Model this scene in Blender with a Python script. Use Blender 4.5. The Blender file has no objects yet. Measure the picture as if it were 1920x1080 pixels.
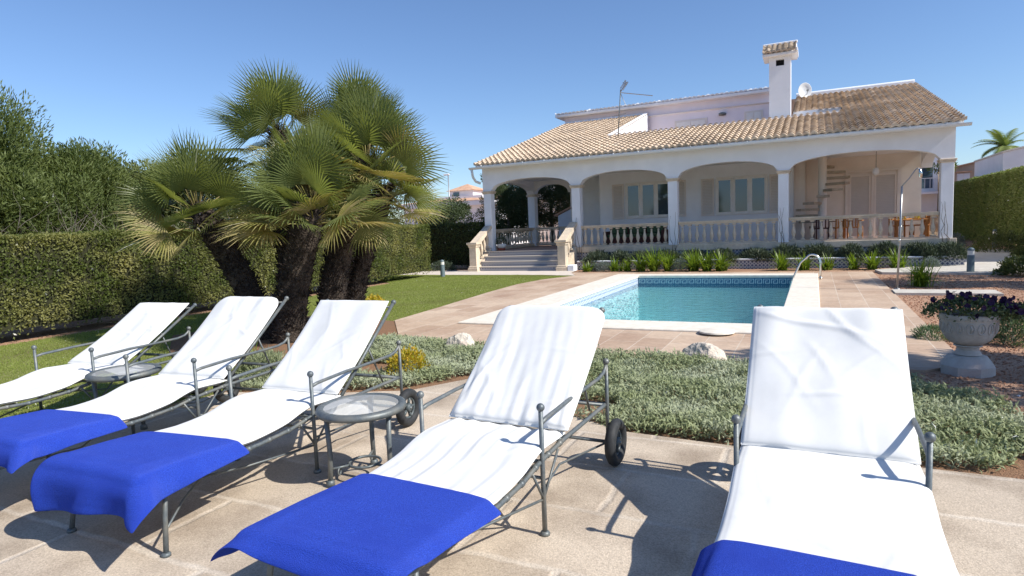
import bpy, math, random
import numpy as np
from mathutils import Vector, Matrix
R = math.radians
random.seed(7)
rng = np.random.default_rng(7)
SC = bpy.context.scene
COL = SC.collection

# ------------------------------------------------------------------ camera
def basis(yaw, pitch, roll):
    f = Vector((-math.sin(yaw)*math.cos(pitch), math.cos(yaw)*math.cos(pitch), -math.sin(pitch)))
    r = Vector((math.cos(yaw), math.sin(yaw), 0)); u = r.cross(f)
    return r*math.cos(roll)-u*math.sin(roll), u*math.cos(roll)+r*math.sin(roll), f
_r, _u, _f = basis(.456, .097, .041)
cam_data = bpy.data.cameras.new('camera'); cam = bpy.data.objects.new('camera', cam_data); COL.objects.link(cam)
cam_data.sensor_width = 36; cam_data.lens = 36*1160/1920; cam_data.clip_end = 2000; cam_data.clip_start = .05
_m = Matrix((_r, _u, -_f)).transposed().to_4x4(); _m.translation = (0, 0, 1.6); cam.matrix_world = _m
SC.camera = cam
# ------------------------------------------------------------------ light
SUN_AZ, SUN_EL = 92.5, 43.0          # azimuth from +Y towards +X
w = bpy.data.worlds.new('World'); SC.world = w; w.use_nodes = True
nt = w.node_tree; nt.nodes.clear()
sky = nt.nodes.new('ShaderNodeTexSky'); sky.sky_type = 'NISHITA'; sky.sun_disc = False
sky.sun_elevation = R(SUN_EL); sky.sun_rotation = R(SUN_AZ); sky.air_density = 1.0; sky.dust_density = .25; sky.ozone_density = 2.6
bg = nt.nodes.new('ShaderNodeBackground'); bg.inputs[1].default_value = .09
out = nt.nodes.new('ShaderNodeOutputWorld')
tint = nt.nodes.new('ShaderNodeMix'); tint.data_type = 'RGBA'; tint.blend_type = 'MULTIPLY'; tint.inputs[0].default_value = 1; tint.inputs[7].default_value = (.83, .94, 1.12, 1)
nt.links.new(sky.outputs[0], tint.inputs[6]); nt.links.new(tint.outputs[2], bg.inputs[0]); nt.links.new(bg.outputs[0], out.inputs[0])
sl = bpy.data.lights.new('sun', 'SUN'); sl.energy = 4.0; sl.angle = R(.53); sl.color = (1, .955, .88)
so = bpy.data.objects.new('sun', sl); COL.objects.link(so)
sd = Vector((math.sin(R(SUN_AZ))*math.cos(R(SUN_EL)), math.cos(R(SUN_AZ))*math.cos(R(SUN_EL)), math.sin(R(SUN_EL))))
so.rotation_euler = sd.to_track_quat('Z', 'Y').to_euler(); so.location = (12, -2, 14)
vs = SC.view_settings; vs.view_transform = 'Standard'; vs.look = 'None'; vs.gamma = 1; vs.exposure = .64
SC.cycles.max_bounces = 8; SC.cycles.transparent_max_bounces = 12

# ------------------------------------------------------------------ helpers
def tag(o, label=None, cat=None, group=None, kind=None):
    if label: o['label'] = label
    if cat: o['category'] = cat
    if group: o['group'] = group
    if kind: o['kind'] = kind
    return o
def empty(name, loc=(0,0,0), rz=0, label=None, cat=None, group=None):
    o = bpy.data.objects.new(name, None); COL.objects.link(o); o.location = loc; o.rotation_euler = (0, 0, rz)
    o.empty_display_size = .1
    return tag(o, label, cat, group)
def mesh_obj(name, V, F, mat, parent=None, smooth=False, loc=None):
    """V (n,3) array, F (m,k) array or list of lists"""
    me = bpy.data.meshes.new(name)
    V = np.asarray(V, dtype=np.float32).reshape(-1, 3)
    if isinstance(F, np.ndarray):
        m, k = F.shape; li = F.ravel().astype(np.int32); st = np.arange(0, m*k, k, dtype=np.int32)
    else:
        li = np.array([i for f in F for i in f], dtype=np.int32); ln = np.array([len(f) for f in F]); m = len(F)
        st = np.concatenate([[0], np.cumsum(ln)[:-1]]).astype(np.int32)
    me.vertices.add(len(V)); me.vertices.foreach_set('co', V.ravel())
    me.loops.add(len(li)); me.loops.foreach_set('vertex_index', li)
    me.polygons.add(m); me.polygons.foreach_set('loop_start', st)
    me.update(calc_edges=True); me.validate()
    me.polygons.foreach_set('use_smooth', [bool(smooth)]*len(me.polygons))
    if mat: me.materials.append(mat)
    o = bpy.data.objects.new(name, me); COL.objects.link(o)
    if parent: o.parent = parent
    if loc: o.location = loc
    return o
def copy_tree(o, parent=None):
    c = o.copy(); COL.objects.link(c)
    if parent: c.parent = parent
    for ch in list(o.children): copy_tree(ch, c)
    return c
class MB:
    def __init__(s): s.V = []; s.F = []
    def add(s, V, F):
        b = len(s.V); s.V += [tuple(map(float, v)) for v in V]; s.F += [[b+int(i) for i in f] for f in F]; return s
    def box(s, x0, x1, y0, y1, z0, z1, bev=0):
        if bev <= 0:
            return s.add([(x0,y0,z0),(x1,y0,z0),(x1,y1,z0),(x0,y1,z0),(x0,y0,z1),(x1,y0,z1),(x1,y1,z1),(x0,y1,z1)],
                  [(0,3,2,1),(4,5,6,7),(0,1,5,4),(1,2,6,5),(2,3,7,6),(3,0,4,7)])
        b = min(bev, (x1-x0)*.45, (y1-y0)*.45, (z1-z0)*.45)
        V = []; F = []
        for sx in (0,1):
            for sy in (0,1):
                for sz in (0,1):
                    X = (x0, x1)[sx]; Y = (y0, y1)[sy]; Z = (z0, z1)[sz]
                    dx = b*(1-2*sx); dy = b*(1-2*sy); dz = b*(1-2*sz)
                    V += [(X, Y+dy, Z+dz), (X+dx, Y, Z+dz), (X+dx, Y+dy, Z)]
        I = lambda sx, sy, sz, k: ((sx*2+sy)*2+sz)*3+k
        def quad(a, sgn): F.append(a if sgn else a[::-1])
        for sx in (0,1): quad([I(sx,0,0,0), I(sx,1,0,0), I(sx,1,1,0), I(sx,0,1,0)], sx)
        for sy in (0,1): quad([I(0,sy,0,1), I(1,sy,0,1), I(1,sy,1,1), I(0,sy,1,1)], 1-sy)
        for sz in (0,1): quad([I(0,0,sz,2), I(1,0,sz,2), I(1,1,sz,2), I(0,1,sz,2)], sz)
        for a in (0,1):
            for c in (0,1):
                F.append([I(a,c,0,0), I(a,c,1,0), I(a,c,1,1), I(a,c,0,1)]); F.append([I(a,0,c,0), I(a,1,c,0), I(a,1,c,2), I(a,0,c,2)])
                F.append([I(0,a,c,1), I(1,a,c,1), I(1,a,c,2), I(0,a,c,2)])
        for sx in (0,1):
            for sy in (0,1):
                for sz in (0,1): F.append([I(sx,sy,sz,0), I(sx,sy,sz,1), I(sx,sy,sz,2)])
        return s.add(V, F)
    def prism(s, pts, z0, z1):          # pts CCW in xy
        if sum(pts[i][0]*pts[(i+1)%len(pts)][1]-pts[(i+1)%len(pts)][0]*pts[i][1] for i in range(len(pts))) < 0: pts = list(pts)[::-1]
        n = len(pts); V = [(x,y,z0) for x,y in pts]+[(x,y,z1) for x,y in pts]
        return s.add(V, [list(range(n-1,-1,-1)), list(range(n,2*n))]+[[i,(i+1)%n,n+(i+1)%n,n+i] for i in range(n)])
    def extrude(s, pts, axis, a, b):    # pts are 3d points of a profile, shifted along axis from a to b
        n = len(pts); P0 = []; P1 = []
        for p in pts:
            q = list(p); q[axis] = a; P0.append(tuple(q)); q = list(p); q[axis] = b; P1.append(tuple(q))
        return s.add(P0+P1, [list(range(n)), list(range(2*n-1,n-1,-1))]+[[i,n+i,n+(i+1)%n,(i+1)%n] for i in range(n)])
    def tube(s, path, r, seg=8, cap=True):
        P = [Vector(p) for p in path]; n = len(P); rr = r if isinstance(r, (list, tuple)) else [r]*n
        T = [(P[min(i+1,n-1)]-P[max(i-1,0)]).normalized() for i in range(n)]
        a = Vector((0,0,1)) if abs(T[0].z) < .9 else Vector((1,0,0))
        N = T[0].cross(a).normalized(); V = []
        for i in range(n):
            if i: N = (N - T[i]*N.dot(T[i])).normalized()
            B = T[i].cross(N)
            for k in range(seg):
                an = 2*math.pi*k/seg; V.append(P[i]+(N*math.cos(an)+B*math.sin(an))*rr[i])
        F = [[i*seg+k, i*seg+(k+1)%seg, (i+1)*seg+(k+1)%seg, (i+1)*seg+k] for i in range(n-1) for k in range(seg)]
        if cap: F += [list(range(seg-1,-1,-1)), list(range((n-1)*seg, n*seg))]
        return s.add(V, F)
    def lathe(s, prof, c=(0,0,0), seg=16, axis=2, cap=True):   # prof [(r,h)]
        V = []
        for r_, h in prof:
            for k in range(seg):
                a = 2*math.pi*k/seg; p = [r_*math.cos(a), r_*math.sin(a), h]
                if axis == 0: p = [h, r_*math.cos(a), r_*math.sin(a)]
                V.append((p[0]+c[0], p[1]+c[1], p[2]+c[2]))
        n = len(prof); F = [[i*seg+k, i*seg+(k+1)%seg, (i+1)*seg+(k+1)%seg, (i+1)*seg+k] for i in range(n-1) for k in range(seg)]
        if cap: F += [list(range(seg-1,-1,-1)), list(range((n-1)*seg, n*seg))]
        return s.add(V, F)
    def sqlathe(s, prof, c=(0,0,0)):
        V = []
        for r_, h in prof: V += [(c[0]-r_,c[1]-r_,c[2]+h),(c[0]+r_,c[1]-r_,c[2]+h),(c[0]+r_,c[1]+r_,c[2]+h),(c[0]-r_,c[1]+r_,c[2]+h)]
        n = len(prof); F = [[i*4+k, i*4+(k+1)%4, (i+1)*4+(k+1)%4, (i+1)*4+k] for i in range(n-1) for k in range(4)]
        return s.add(V, F+[[3,2,1,0],[4*n-4,4*n-3,4*n-2,4*n-1]])
    def ball(s, c, r, seg=12, rings=8):
        return s.lathe([(max(1e-4, r*math.sin(math.pi*i/rings)), -r*math.cos(math.pi*i/rings)) for i in range(rings+1)], c, seg)
    def torus(s, c, R_, r_, axis=2, seg=28, sub=8):
        V = []
        for i in range(seg):
            a = 2*math.pi*i/seg
            for k in range(sub):
                b = 2*math.pi*k/sub; q = R_+r_*math.cos(b); p = (q*math.cos(a), q*math.sin(a), r_*math.sin(b))
                if axis == 0: p = (p[2], p[0], p[1])
                V.append((p[0]+c[0], p[1]+c[1], p[2]+c[2]))
        return s.add(V, [[i*sub+k, ((i+1)%seg)*sub+k, ((i+1)%seg)*sub+(k+1)%sub, i*sub+(k+1)%sub] for i in range(seg) for k in range(sub)])
    def build(s, name, mat, parent=None, smooth=False, loc=None):
        o = mesh_obj(name, s.V, s.F, mat, parent, smooth, loc)
        if smooth == 'auto':
            me = o.data; me.set_sharp_from_angle(angle=R(38))
        return o

# ------------------------------------------------------------------ materials
def mat(name, c1, c2=None, rough=.7, scale=8, bump=0, bscale=60, bdist=.01, spec=.4, metal=0, c3=None, s3=.7, detail=6, island=None, trans=None, tcol=None):
    m = bpy.data.materials.new(name); m.use_nodes = True; n = m.node_tree; N = n.nodes; L = n.links
    b = N['Principled BSDF']; b.inputs['Roughness'].default_value = rough; b.inputs['Specular IOR Level'].default_value = spec; b.inputs['Metallic'].default_value = metal
    tc = N.new('ShaderNodeTexCoord')
    col = None
    if c2 is not None:
        t = N.new('ShaderNodeTexNoise'); t.inputs['Scale'].default_value = scale; t.inputs['Detail'].default_value = detail; t.inputs['Roughness'].default_value = .65
        L.new(tc.outputs['Object'], t.inputs['Vector'])
        cr = N.new('ShaderNodeValToRGB'); cr.color_ramp.elements[0].position = .35; cr.color_ramp.elements[1].position = .65
        cr.color_ramp.elements[0].color = (*c1, 1); cr.color_ramp.elements[1].color = (*c2, 1)
        L.new(t.outputs['Fac'], cr.inputs[0]); col = cr.outputs[0]
        if c3 is not None:
            t3 = N.new('ShaderNodeTexNoise'); t3.inputs['Scale'].default_value = s3; t3.inputs['Detail'].default_value = 5; L.new(tc.outputs['Object'], t3.inputs['Vector'])
            r3 = N.new('ShaderNodeValToRGB'); r3.color_ramp.elements[0].position = .45; r3.color_ramp.elements[1].position = .68; L.new(t3.outputs['Fac'], r3.inputs[0])
            mx = N.new('ShaderNodeMix'); mx.data_type = 'RGBA'; L.new(r3.outputs[0], mx.inputs[0]); L.new(col, mx.inputs[6]); mx.inputs[7].default_value = (*c3, 1); col = mx.outputs[2]
    if island is not None:   # list of colours picked per island
        g = N.new('ShaderNodeNewGeometry'); cr = N.new('ShaderNodeValToRGB'); e = cr.color_ramp.elements
        for i, c in enumerate(island):
            p = i/max(1, len(island)-1)
            el = e[0] if i == 0 else (e[1] if i == len(island)-1 else e.new(p)); el.position = p; el.color = (*c, 1)
        L.new(g.outputs['Random Per Island'], cr.inputs[0]); col = cr.outputs[0]
        if c3 is not None:
            t3 = N.new('ShaderNodeTexNoise'); t3.inputs['Scale'].default_value = s3; t3.inputs['Detail'].default_value = 4; L.new(tc.outputs['Object'], t3.inputs['Vector'])
            r3 = N.new('ShaderNodeValToRGB'); r3.color_ramp.elements[0].position = .42; r3.color_ramp.elements[1].position = .7; L.new(t3.outputs['Fac'], r3.inputs[0])
            mx = N.new('ShaderNodeMix'); mx.data_type = 'RGBA'; L.new(r3.outputs[0], mx.inputs[0]); L.new(col, mx.inputs[6]); mx.inputs[7].default_value = (*c3, 1); col = mx.outputs[2]
    if col: L.new(col, b.inputs['Base Color'])
    else: b.inputs['Base Color'].default_value = (*c1, 1)
    if bump:
        t = N.new('ShaderNodeTexNoise'); t.inputs['Scale'].default_value = bscale; t.inputs['Detail'].default_value = 5; L.new(tc.outputs['Object'], t.inputs['Vector'])
        bp = N.new('ShaderNodeBump'); bp.inputs['Strength'].default_value = bump; bp.inputs['Distance'].default_value = bdist
        L.new(t.outputs['Fac'], bp.inputs['Height']); L.new(bp.outputs[0], b.inputs['Normal'])
    if trans:
        tr = N.new('ShaderNodeBsdfTranslucent'); mx = N.new('ShaderNodeMixShader'); mx.inputs[0].default_value = trans
        if col:
            g2 = N.new('ShaderNodeMix'); g2.data_type = 'RGBA'; g2.blend_type = 'MULTIPLY'; g2.inputs[0].default_value = 1; L.new(col, g2.inputs[6]); g2.inputs[7].default_value = (*(tcol or (1.3, 1.25, .6)), 1); L.new(g2.outputs[2], tr.inputs[0])
        else: tr.inputs[0].default_value = (*c1, 1)
        L.new(b.outputs[0], mx.inputs[1]); L.new(tr.outputs[0], mx.inputs[2]); L.new(mx.outputs[0], N['Material Output'].inputs[0])
    return m
def brick_mat(name, cols, mortar, bw, bh, ms=.01, offset=.5, rough=.7, bump=.3, nscale=30, rot=0, msmooth=.1, grit=.02, stain=None, nmix=.5, squash=1, sq=2):
    m = bpy.data.materials.new(name); m.use_nodes = True; n = m.node_tree; N = n.nodes; L = n.links; b = N['Principled BSDF']; b.inputs['Roughness'].default_value = rough
    b.inputs['Specular IOR Level'].default_value = .3
    tc = N.new('ShaderNodeTexCoord'); mp = N.new('ShaderNodeMapping'); mp.inputs['Rotation'].default_value = (0, 0, rot); L.new(tc.outputs['Object'], mp.inputs[0])
    # warp the joints a little
    wn = N.new('ShaderNodeTexNoise'); wn.inputs['Scale'].default_value = 5; wn.inputs['Detail'].default_value = 3; L.new(tc.outputs['Object'], wn.inputs['Vector'])
    sub = N.new('ShaderNodeVectorMath'); sub.operation = 'SUBTRACT'; L.new(wn.outputs['Color'], sub.inputs[0]); sub.inputs[1].default_value = (.5,.5,.5)
    scl = N.new('ShaderNodeVectorMath'); scl.operation = 'SCALE'; L.new(sub.outputs[0], scl.inputs[0]); scl.inputs['Scale'].default_value = grit*2
    ad = N.new('ShaderNodeVectorMath'); ad.operation = 'ADD'; L.new(mp.outputs[0], ad.inputs[0]); L.new(scl.outputs[0], ad.inputs[1])
    br = N.new('ShaderNodeTexBrick'); L.new(ad.outputs[0], br.inputs['Vector']); br.offset = offset; br.squash = squash; br.squash_frequency = sq
    for k, v in (('Scale', 1), ('Mortar Size', ms), ('Mortar Smooth', msmooth), ('Bias', 0), ('Brick Width', bw), ('Row Height', bh)): br.inputs[k].default_value = v
    br.inputs['Color1'].default_value = (*cols[0], 1); br.inputs['Color2'].default_value = (*cols[1], 1); br.inputs['Mortar'].default_value = (*mortar, 1)
    t = N.new('ShaderNodeTexNoise'); t.inputs['Scale'].default_value = nscale; t.inputs['Detail'].default_value = 8; t.inputs['Roughness'].default_value = .7; L.new(tc.outputs['Object'], t.inputs['Vector'])
    cr = N.new('ShaderNodeValToRGB'); cr.color_ramp.elements[0].position = .3; cr.color_ramp.elements[1].position = .7; cr.color_ramp.elements[0].color = (.50,.49,.48,1); cr.color_ramp.elements[1].color = (1.3,1.3,1.3,1); L.new(t.outputs['Fac'], cr.inputs[0])
    mx = N.new('ShaderNodeMix'); mx.data_type = 'RGBA'; mx.blend_type = 'MULTIPLY'; mx.inputs[0].default_value = nmix; L.new(br.outputs['Color'], mx.inputs[6]); L.new(cr.outputs[0], mx.inputs[7]); col = mx.outputs[2]
    if stain:
        t3 = N.new('ShaderNodeTexNoise'); t3.inputs['Scale'].default_value = stain[1]; t3.inputs['Detail'].default_value = 5; L.new(tc.outputs['Object'], t3.inputs['Vector'])
        r3 = N.new('ShaderNodeValToRGB'); r3.color_ramp.elements[0].position = .42; r3.color_ramp.elements[1].position = .7; L.new(t3.outputs['Fac'], r3.inputs[0])
        m3 = N.new('ShaderNodeMix'); m3.data_type = 'RGBA'; m3.blend_type = 'MULTIPLY'; L.new(r3.outputs[0], m3.inputs[0]); L.new(col, m3.inputs[6]); m3.inputs[7].default_value = (*stain[0], 1); col = m3.outputs[2]
    L.new(col, b.inputs['Base Color'])
    # bump : joints + grain
    ma = N.new('ShaderNodeMath'); ma.operation = 'MULTIPLY_ADD'; L.new(br.outputs['Fac'], ma.inputs[0]); ma.inputs[1].default_value = -1.2; L.new(t.outputs['Fac'], ma.inputs[2])
    bp = N.new('ShaderNodeBump'); bp.inputs['Strength'].default_value = bump; bp.inputs['Distance'].default_value = .008; L.new(ma.outputs[0], bp.inputs['Height']); L.new(bp.outputs[0], b.inputs['Normal'])
    return m

M = {}
M['soil'] = mat('soil', (.16,.085,.045), (.36,.20,.11), .95, 60, .8, 90, .02, c3=(.24,.14,.08), s3=1.2)
M['gravel'] = mat('terracotta_gravel', (.27,.15,.09), (.62,.38,.24), .95, 38, 1, 45, .03, detail=3, c3=(.34,.19,.12), s3=.6)
M['pebble'] = mat('terracotta_pebble', (.4,.2,.1), rough=.9, island=[(.30,.15,.09),(.50,.28,.17),(.62,.39,.25),(.70,.52,.37),(.42,.22,.13)])
M['grass_floor'] = mat('lawn_turf', (.20,.22,.06), (.36,.36,.12), .95, 34, .8, 130, .03, c3=(.19,.18,.06), s3=.8)
M['grass'] = mat('grass_blades', (.1,.15,.03), rough=.6, island=[(.22,.27,.06),(.34,.38,.09),(.48,.48,.20),(.26,.31,.07)], trans=.4)
M['patio'] = brick_mat('patio_stone', ((.53,.44,.34),(.66,.555,.435)), (.69,.60,.49), 1.05, .62, .03, .5, .9, .6, 120, 0, .8, .03, ((.58,.55,.53), 2.0), .85)
M['deck'] = brick_mat('sandstone_deck', ((.47,.335,.235),(.60,.46,.335)), (.64,.55,.44), .64, .42, .006, .5, .7, .25, 14, math.pi/2, .1, .004, ((.80,.74,.72), .8), .35)
M['coping'] = mat('cream_coping', (.66,.60,.50), (.78,.72,.62), .8, 9, .25, 80, .004)
M['white_wall'] = mat('white_render', (.81,.82,.84), (.87,.88,.90), .9, 2.5, .25, 120, .004, c3=(.77,.775,.79), s3=.5)
M['bay_wall'] = mat('bounce_tinted_render', (.74,.67,.59), (.80,.73,.65), .9, 2.5, .2, 120, .004)  # warm light bounced into the porch bay is put into this tint
M['lilac_wall'] = mat('lilac_render', (.76,.71,.77), (.82,.77,.83), .9, 1.5, .2, 120, .004, c3=(.82,.74,.76), s3=.4)
M['stone'] = mat('cream_cast_stone', (.62,.50,.365), (.74,.62,.475), .85, 12, .35, 70, .006, c3=(.48,.42,.33), s3=2)
M['floor_tile'] = brick_mat('terracotta_floor', ((.36,.20,.13),(.42,.25,.16)), (.4,.33,.27), .33, .33, .008, 0, .5, .2, 14)
M['metal'] = mat('grey_green_wrought_iron', (.095,.115,.125), (.16,.18,.185), .5, 40, .35, 110, .003, spec=.5, metal=.35, c3=(.20,.20,.18), s3=9)
_n = None
M['rubber'] = mat('black_rubber', (.018,.02,.022), (.035,.036,.038), .7, 30, .2, 60, .003)
M['hub'] = mat('grey_wheel_hub', (.06,.075,.08), (.10,.12,.125), .45, 20)
M['cushion'] = mat('white_cotton', (.70,.695,.67), (.75,.745,.72), .95, 5, .22, 420, .002, spec=.1)
M['towel'] = mat('blue_terry', (.014,.042,.38), (.032,.09,.62), 1.0, 190, .9, 430, .012, spec=.03, detail=4, c3=(.02,.055,.46), s3=6)
_b = M['towel'].node_tree.nodes['Principled BSDF']; _b.inputs['Sheen Weight'].default_value = .3; _b.inputs['Sheen Tint'].default_value = (.25,.35,1,1); _b.inputs['Sheen Roughness'].default_value = .5
M['steel'] = mat('stainless_steel', (.62,.62,.60), rough=.22, metal=1)
M['galv'] = mat('galvanised_tube', (.30,.31,.31), (.40,.40,.40), .4, 20, metal=.8)
M['rock'] = mat('limestone', (.46,.40,.32), (.72,.66,.56), .95, 7, 1, 14, .06, c3=(.62,.50,.40), s3=3)
M['urn'] = mat('weathered_concrete', (.44,.40,.35), (.60,.56,.50), .95, 6, .6, 50, .01, c3=(.46,.37,.33), s3=2)
M['dark'] = mat('dark_opening', (.01,.01,.01), rough=.9)
M['frame'] = mat('white_painted_wood', (.74,.72,.68), (.80,.78,.74), .5, 6)
M['shutter'] = mat('cream_shutter', (.70,.64,.58), (.74,.68,.62), .6, 6)
M['wood'] = mat('orange_wood', (.36,.15,.04), (.50,.23,.07), .5, 12)
M['wicker'] = mat('dark_wicker', (.06,.03,.025), (.12,.05,.04), .8, 60, .6, 90)
M['shadecore'] = mat('twig_shade', (.018,.02,.008), (.04,.04,.018), 1, 30)
M['bark'] = mat('bark', (.10,.08,.06), (.26,.22,.18), .95, 12, .8, 30, .02)
M['palmbark'] = mat('palm_fibre', (.018,.013,.010), (.085,.065,.05), 1, 26, 1, 40, .05, c3=(.11,.085,.065), s3=4)
M['palmstub'] = mat('palm_stub', (.1,.07,.05), rough=.95, island=[(.03,.022,.018),(.07,.05,.04),(.16,.13,.10),(.30,.27,.24),(.04,.03,.025)])
M['twig'] = mat('grey_twig', (.12,.10,.08), (.24,.21,.17), .9, 20)
LV = dict(
 hedge=mat('hedge_leaf', (0,0,0), rough=.55, island=[(.13,.17,.03),(.27,.32,.06),(.40,.43,.10),(.20,.25,.05),(.46,.42,.16),(.10,.13,.035)], trans=.4, c3=(.36,.34,.13), s3=1.3),
 hedge2=mat('shaded_hedge_leaf', (0,0,0), rough=.6, island=[(.03,.05,.012),(.05,.075,.018),(.075,.10,.025)], trans=.15),  # house shadow on the hedge by the steps is put into darker leaf colours
 cypress=mat('cypress_leaf', (0,0,0), rough=.6, island=[(.15,.20,.05),(.23,.28,.07),(.32,.36,.11),(.34,.36,.13)], trans=.25, tcol=(1.0,1.15,.5), c3=(.22,.28,.08), s3=.8),
 pine=mat('pine_needle', (0,0,0), rough=.6, island=[(.07,.105,.025),(.12,.165,.04),(.18,.23,.06),(.13,.17,.05)], trans=.35, c3=(.19,.23,.07), s3=.6),
 bush=mat('evergreen_leaf', (0,0,0), rough=.5, island=[(.06,.08,.025),(.10,.125,.04),(.15,.175,.06)], trans=.3),
 olive=mat('olive_leaf', (0,0,0), rough=.55, island=[(.09,.12,.05),(.15,.18,.08),(.20,.22,.11),(.07,.10,.04)], trans=.2),
 silver=mat('silver_leaf', (0,0,0), rough=.75, island=[(.26,.30,.16),(.56,.59,.49),(.72,.74,.66),(.42,.46,.32),(.66,.68,.60),(.34,.38,.19)], trans=.3, tcol=(1.0,1.0,.95), c3=(.46,.49,.35), s3=1.6),
 grey=mat('grey_santolina', (0,0,0), rough=.7, island=[(.26,.30,.27),(.38,.42,.38),(.18,.22,.18)], trans=.15, tcol=(1.1,1.1,.9)),
 strap=mat('strap_leaf', (0,0,0), rough=.4, island=[(.14,.22,.03),(.24,.33,.05),(.38,.44,.09),(.18,.27,.03)], trans=.4),
 juniper=mat('juniper_leaf', (0,0,0), rough=.7, island=[(.04,.06,.03),(.07,.10,.05),(.11,.14,.09)], trans=.1),
 yellow=mat('golden_leaf', (0,0,0), rough=.5, island=[(.30,.32,.02),(.55,.48,.03),(.20,.26,.03),(.62,.40,.04)], trans=.3),
 feather=mat('feathery_leaf', (0,0,0), rough=.7, island=[(.07,.13,.06),(.12,.19,.10),(.18,.25,.15)], trans=.25),
 frond=mat('fan_frond', (0,0,0), rough=.38, island=[(.17,.21,.08),(.27,.30,.125),(.42,.435,.23),(.20,.235,.085)], trans=.5),
 frondy=mat('yellowing_fan_frond', (0,0,0), rough=.5, island=[(.24,.24,.06),(.34,.30,.10),(.19,.21,.05),(.38,.31,.15)], trans=.3),
 frondd=mat('dry_fan_frond', (0,0,0), rough=.8, island=[(.26,.18,.10),(.38,.29,.19),(.18,.13,.08)], trans=.15),
 petal=mat('violet_petal', (0,0,0), rough=.6, island=[(.035,.006,.075),(.06,.010,.11),(.05,.006,.04),(.025,.004,.02)], trans=.15, tcol=(1.2,.8,1.4))
,
 petleaf=mat('petunia_leaf', (0,0,0), rough=.6, island=[(.05,.08,.02),(.10,.14,.04),(.20,.22,.10)], trans=.25),
)
# diamond tiles (blue and white)
def tile_mat(name, scale, c_bg, c_fg, c_line=(.5,.5,.52)):
    m = bpy.data.materials.new(name); m.use_nodes = True; N = m.node_tree.nodes; L = m.node_tree.links; b = N['Principled BSDF']; b.inputs['Roughness'].default_value = .35
    tc = N.new('ShaderNodeTexCoord'); sp = N.new('ShaderNodeSeparateXYZ'); L.new(tc.outputs['Object'], sp.inputs[0])
    def math_(op, a, v=None, c=None):
        k = N.new('ShaderNodeMath'); k.operation = op
        for i, q in enumerate((a, v, c)):
            if q is None: continue
            if isinstance(q, (int, float)): k.inputs[i].default_value = q
            else: L.new(q, k.inputs[i])
        return k.outputs[0]
    xy = math_('ADD', sp.outputs[0], sp.outputs[1])
    def tri(v): return math_('ABSOLUTE', math_('SUBTRACT', math_('FRACT', math_('MULTIPLY', v, scale)), .5))
    a = tri(xy); c = tri(sp.outputs[2]); d = math_('ADD', a, c)
    dia = math_('GREATER_THAN', d, .62); ring = math_('LESS_THAN', d, .24)
    f = math_('MAXIMUM', dia, ring)
    mx = N.new('ShaderNodeMix'); mx.data_type = 'RGBA'; L.new(f, mx.inputs[0]); mx.inputs[6].default_value = (*c_bg,1); mx.inputs[7].default_value = (*c_fg,1)
    L.new(mx.outputs[2], b.inputs['Base Color']); return m
M['bluetile'] = tile_mat('blue_white_tile', 9.0, (.46,.46,.47), (.07,.09,.17))
M['pooltile'] = tile_mat('pool_side_tile', 10.0, (.66,.68,.68), (.12,.22,.42))
M['mosaic'] = brick_mat('aqua_mosaic', ((.50,.80,.84),(.58,.85,.88)), (.64,.86,.88), .05, .05, .004, 0, .5, .1, 3, 0, .1, .002, ((.85,.95,.97), .7), .12)
M['frieze_bg'] = mat('blue_frieze', (.03,.12,.22), (.05,.16,.27), .3, 30)
M['frieze_fg'] = mat('pale_meander', (.38,.55,.58), (.45,.60,.62), .3, 30)
def water_mat():
    m = bpy.data.materials.new('pool_water'); m.use_nodes = True; N = m.node_tree.nodes; L = m.node_tree.links; N.remove(N['Principled BSDF'])
    tr = N.new('ShaderNodeBsdfTransparent'); tr.inputs[0].default_value = (.86,.985,.995,1)
    gl = N.new('ShaderNodeBsdfGlossy'); gl.inputs['Roughness'].default_value = .03
    fr = N.new('ShaderNodeFresnel'); fr.inputs[0].default_value = 1.33; mx = N.new('ShaderNodeMixShader')
    tc = N.new('ShaderNodeTexCoord'); t = N.new('ShaderNodeTexNoise'); t.inputs['Scale'].default_value = 5; t.inputs['Detail'].default_value = 4; L.new(tc.outputs['Object'], t.inputs['Vector'])
    bp = N.new('ShaderNodeBump'); bp.inputs['Strength'].default_value = .6; bp.inputs['Distance'].default_value = .04; L.new(t.outputs['Fac'], bp.inputs['Height'])
    L.new(bp.outputs[0], fr.inputs['Normal']); L.new(bp.outputs[0], gl.inputs['Normal'])
    L.new(fr.outputs[0], mx.inputs[0]); L.new(tr.outputs[0], mx.inputs[1]); L.new(gl.outputs[0], mx.inputs[2]); L.new(mx.outputs[0], N['Material Output'].inputs[0]); return m
M['water'] = water_mat()
def glass_mat(name, tint=(.9,.95,.95), dark=False):
    m = bpy.data.materials.new(name); m.use_nodes = True; N = m.node_tree.nodes; L = m.node_tree.links
    if dark:
        b = N['Principled BSDF']; b.inputs['Base Color'].default_value = (.04,.055,.07,1); b.inputs['Roughness'].default_value = .03; b.inputs['Specular IOR Level'].default_value = .9; b.inputs['Coat Weight'].default_value = .8; b.inputs['Coat Roughness'].default_value = .02; return m
    N.remove(N['Principled BSDF'])
    tr = N.new('ShaderNodeBsdfTransparent'); tr.inputs[0].default_value = (*tint, 1); gl = N.new('ShaderNodeBsdfGlossy'); gl.inputs['Roughness'].default_value = .02
    fr = N.new('ShaderNodeFresnel'); fr.inputs[0].default_value = 1.55; mx = N.new('ShaderNodeMixShader'); L.new(fr.outputs[0], mx.inputs[0]); L.new(tr.outputs[0], mx.inputs[1]); L.new(gl.outputs[0], mx.inputs[2]); L.new(mx.outputs[0], N['Material Output'].inputs[0]); return m
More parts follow.
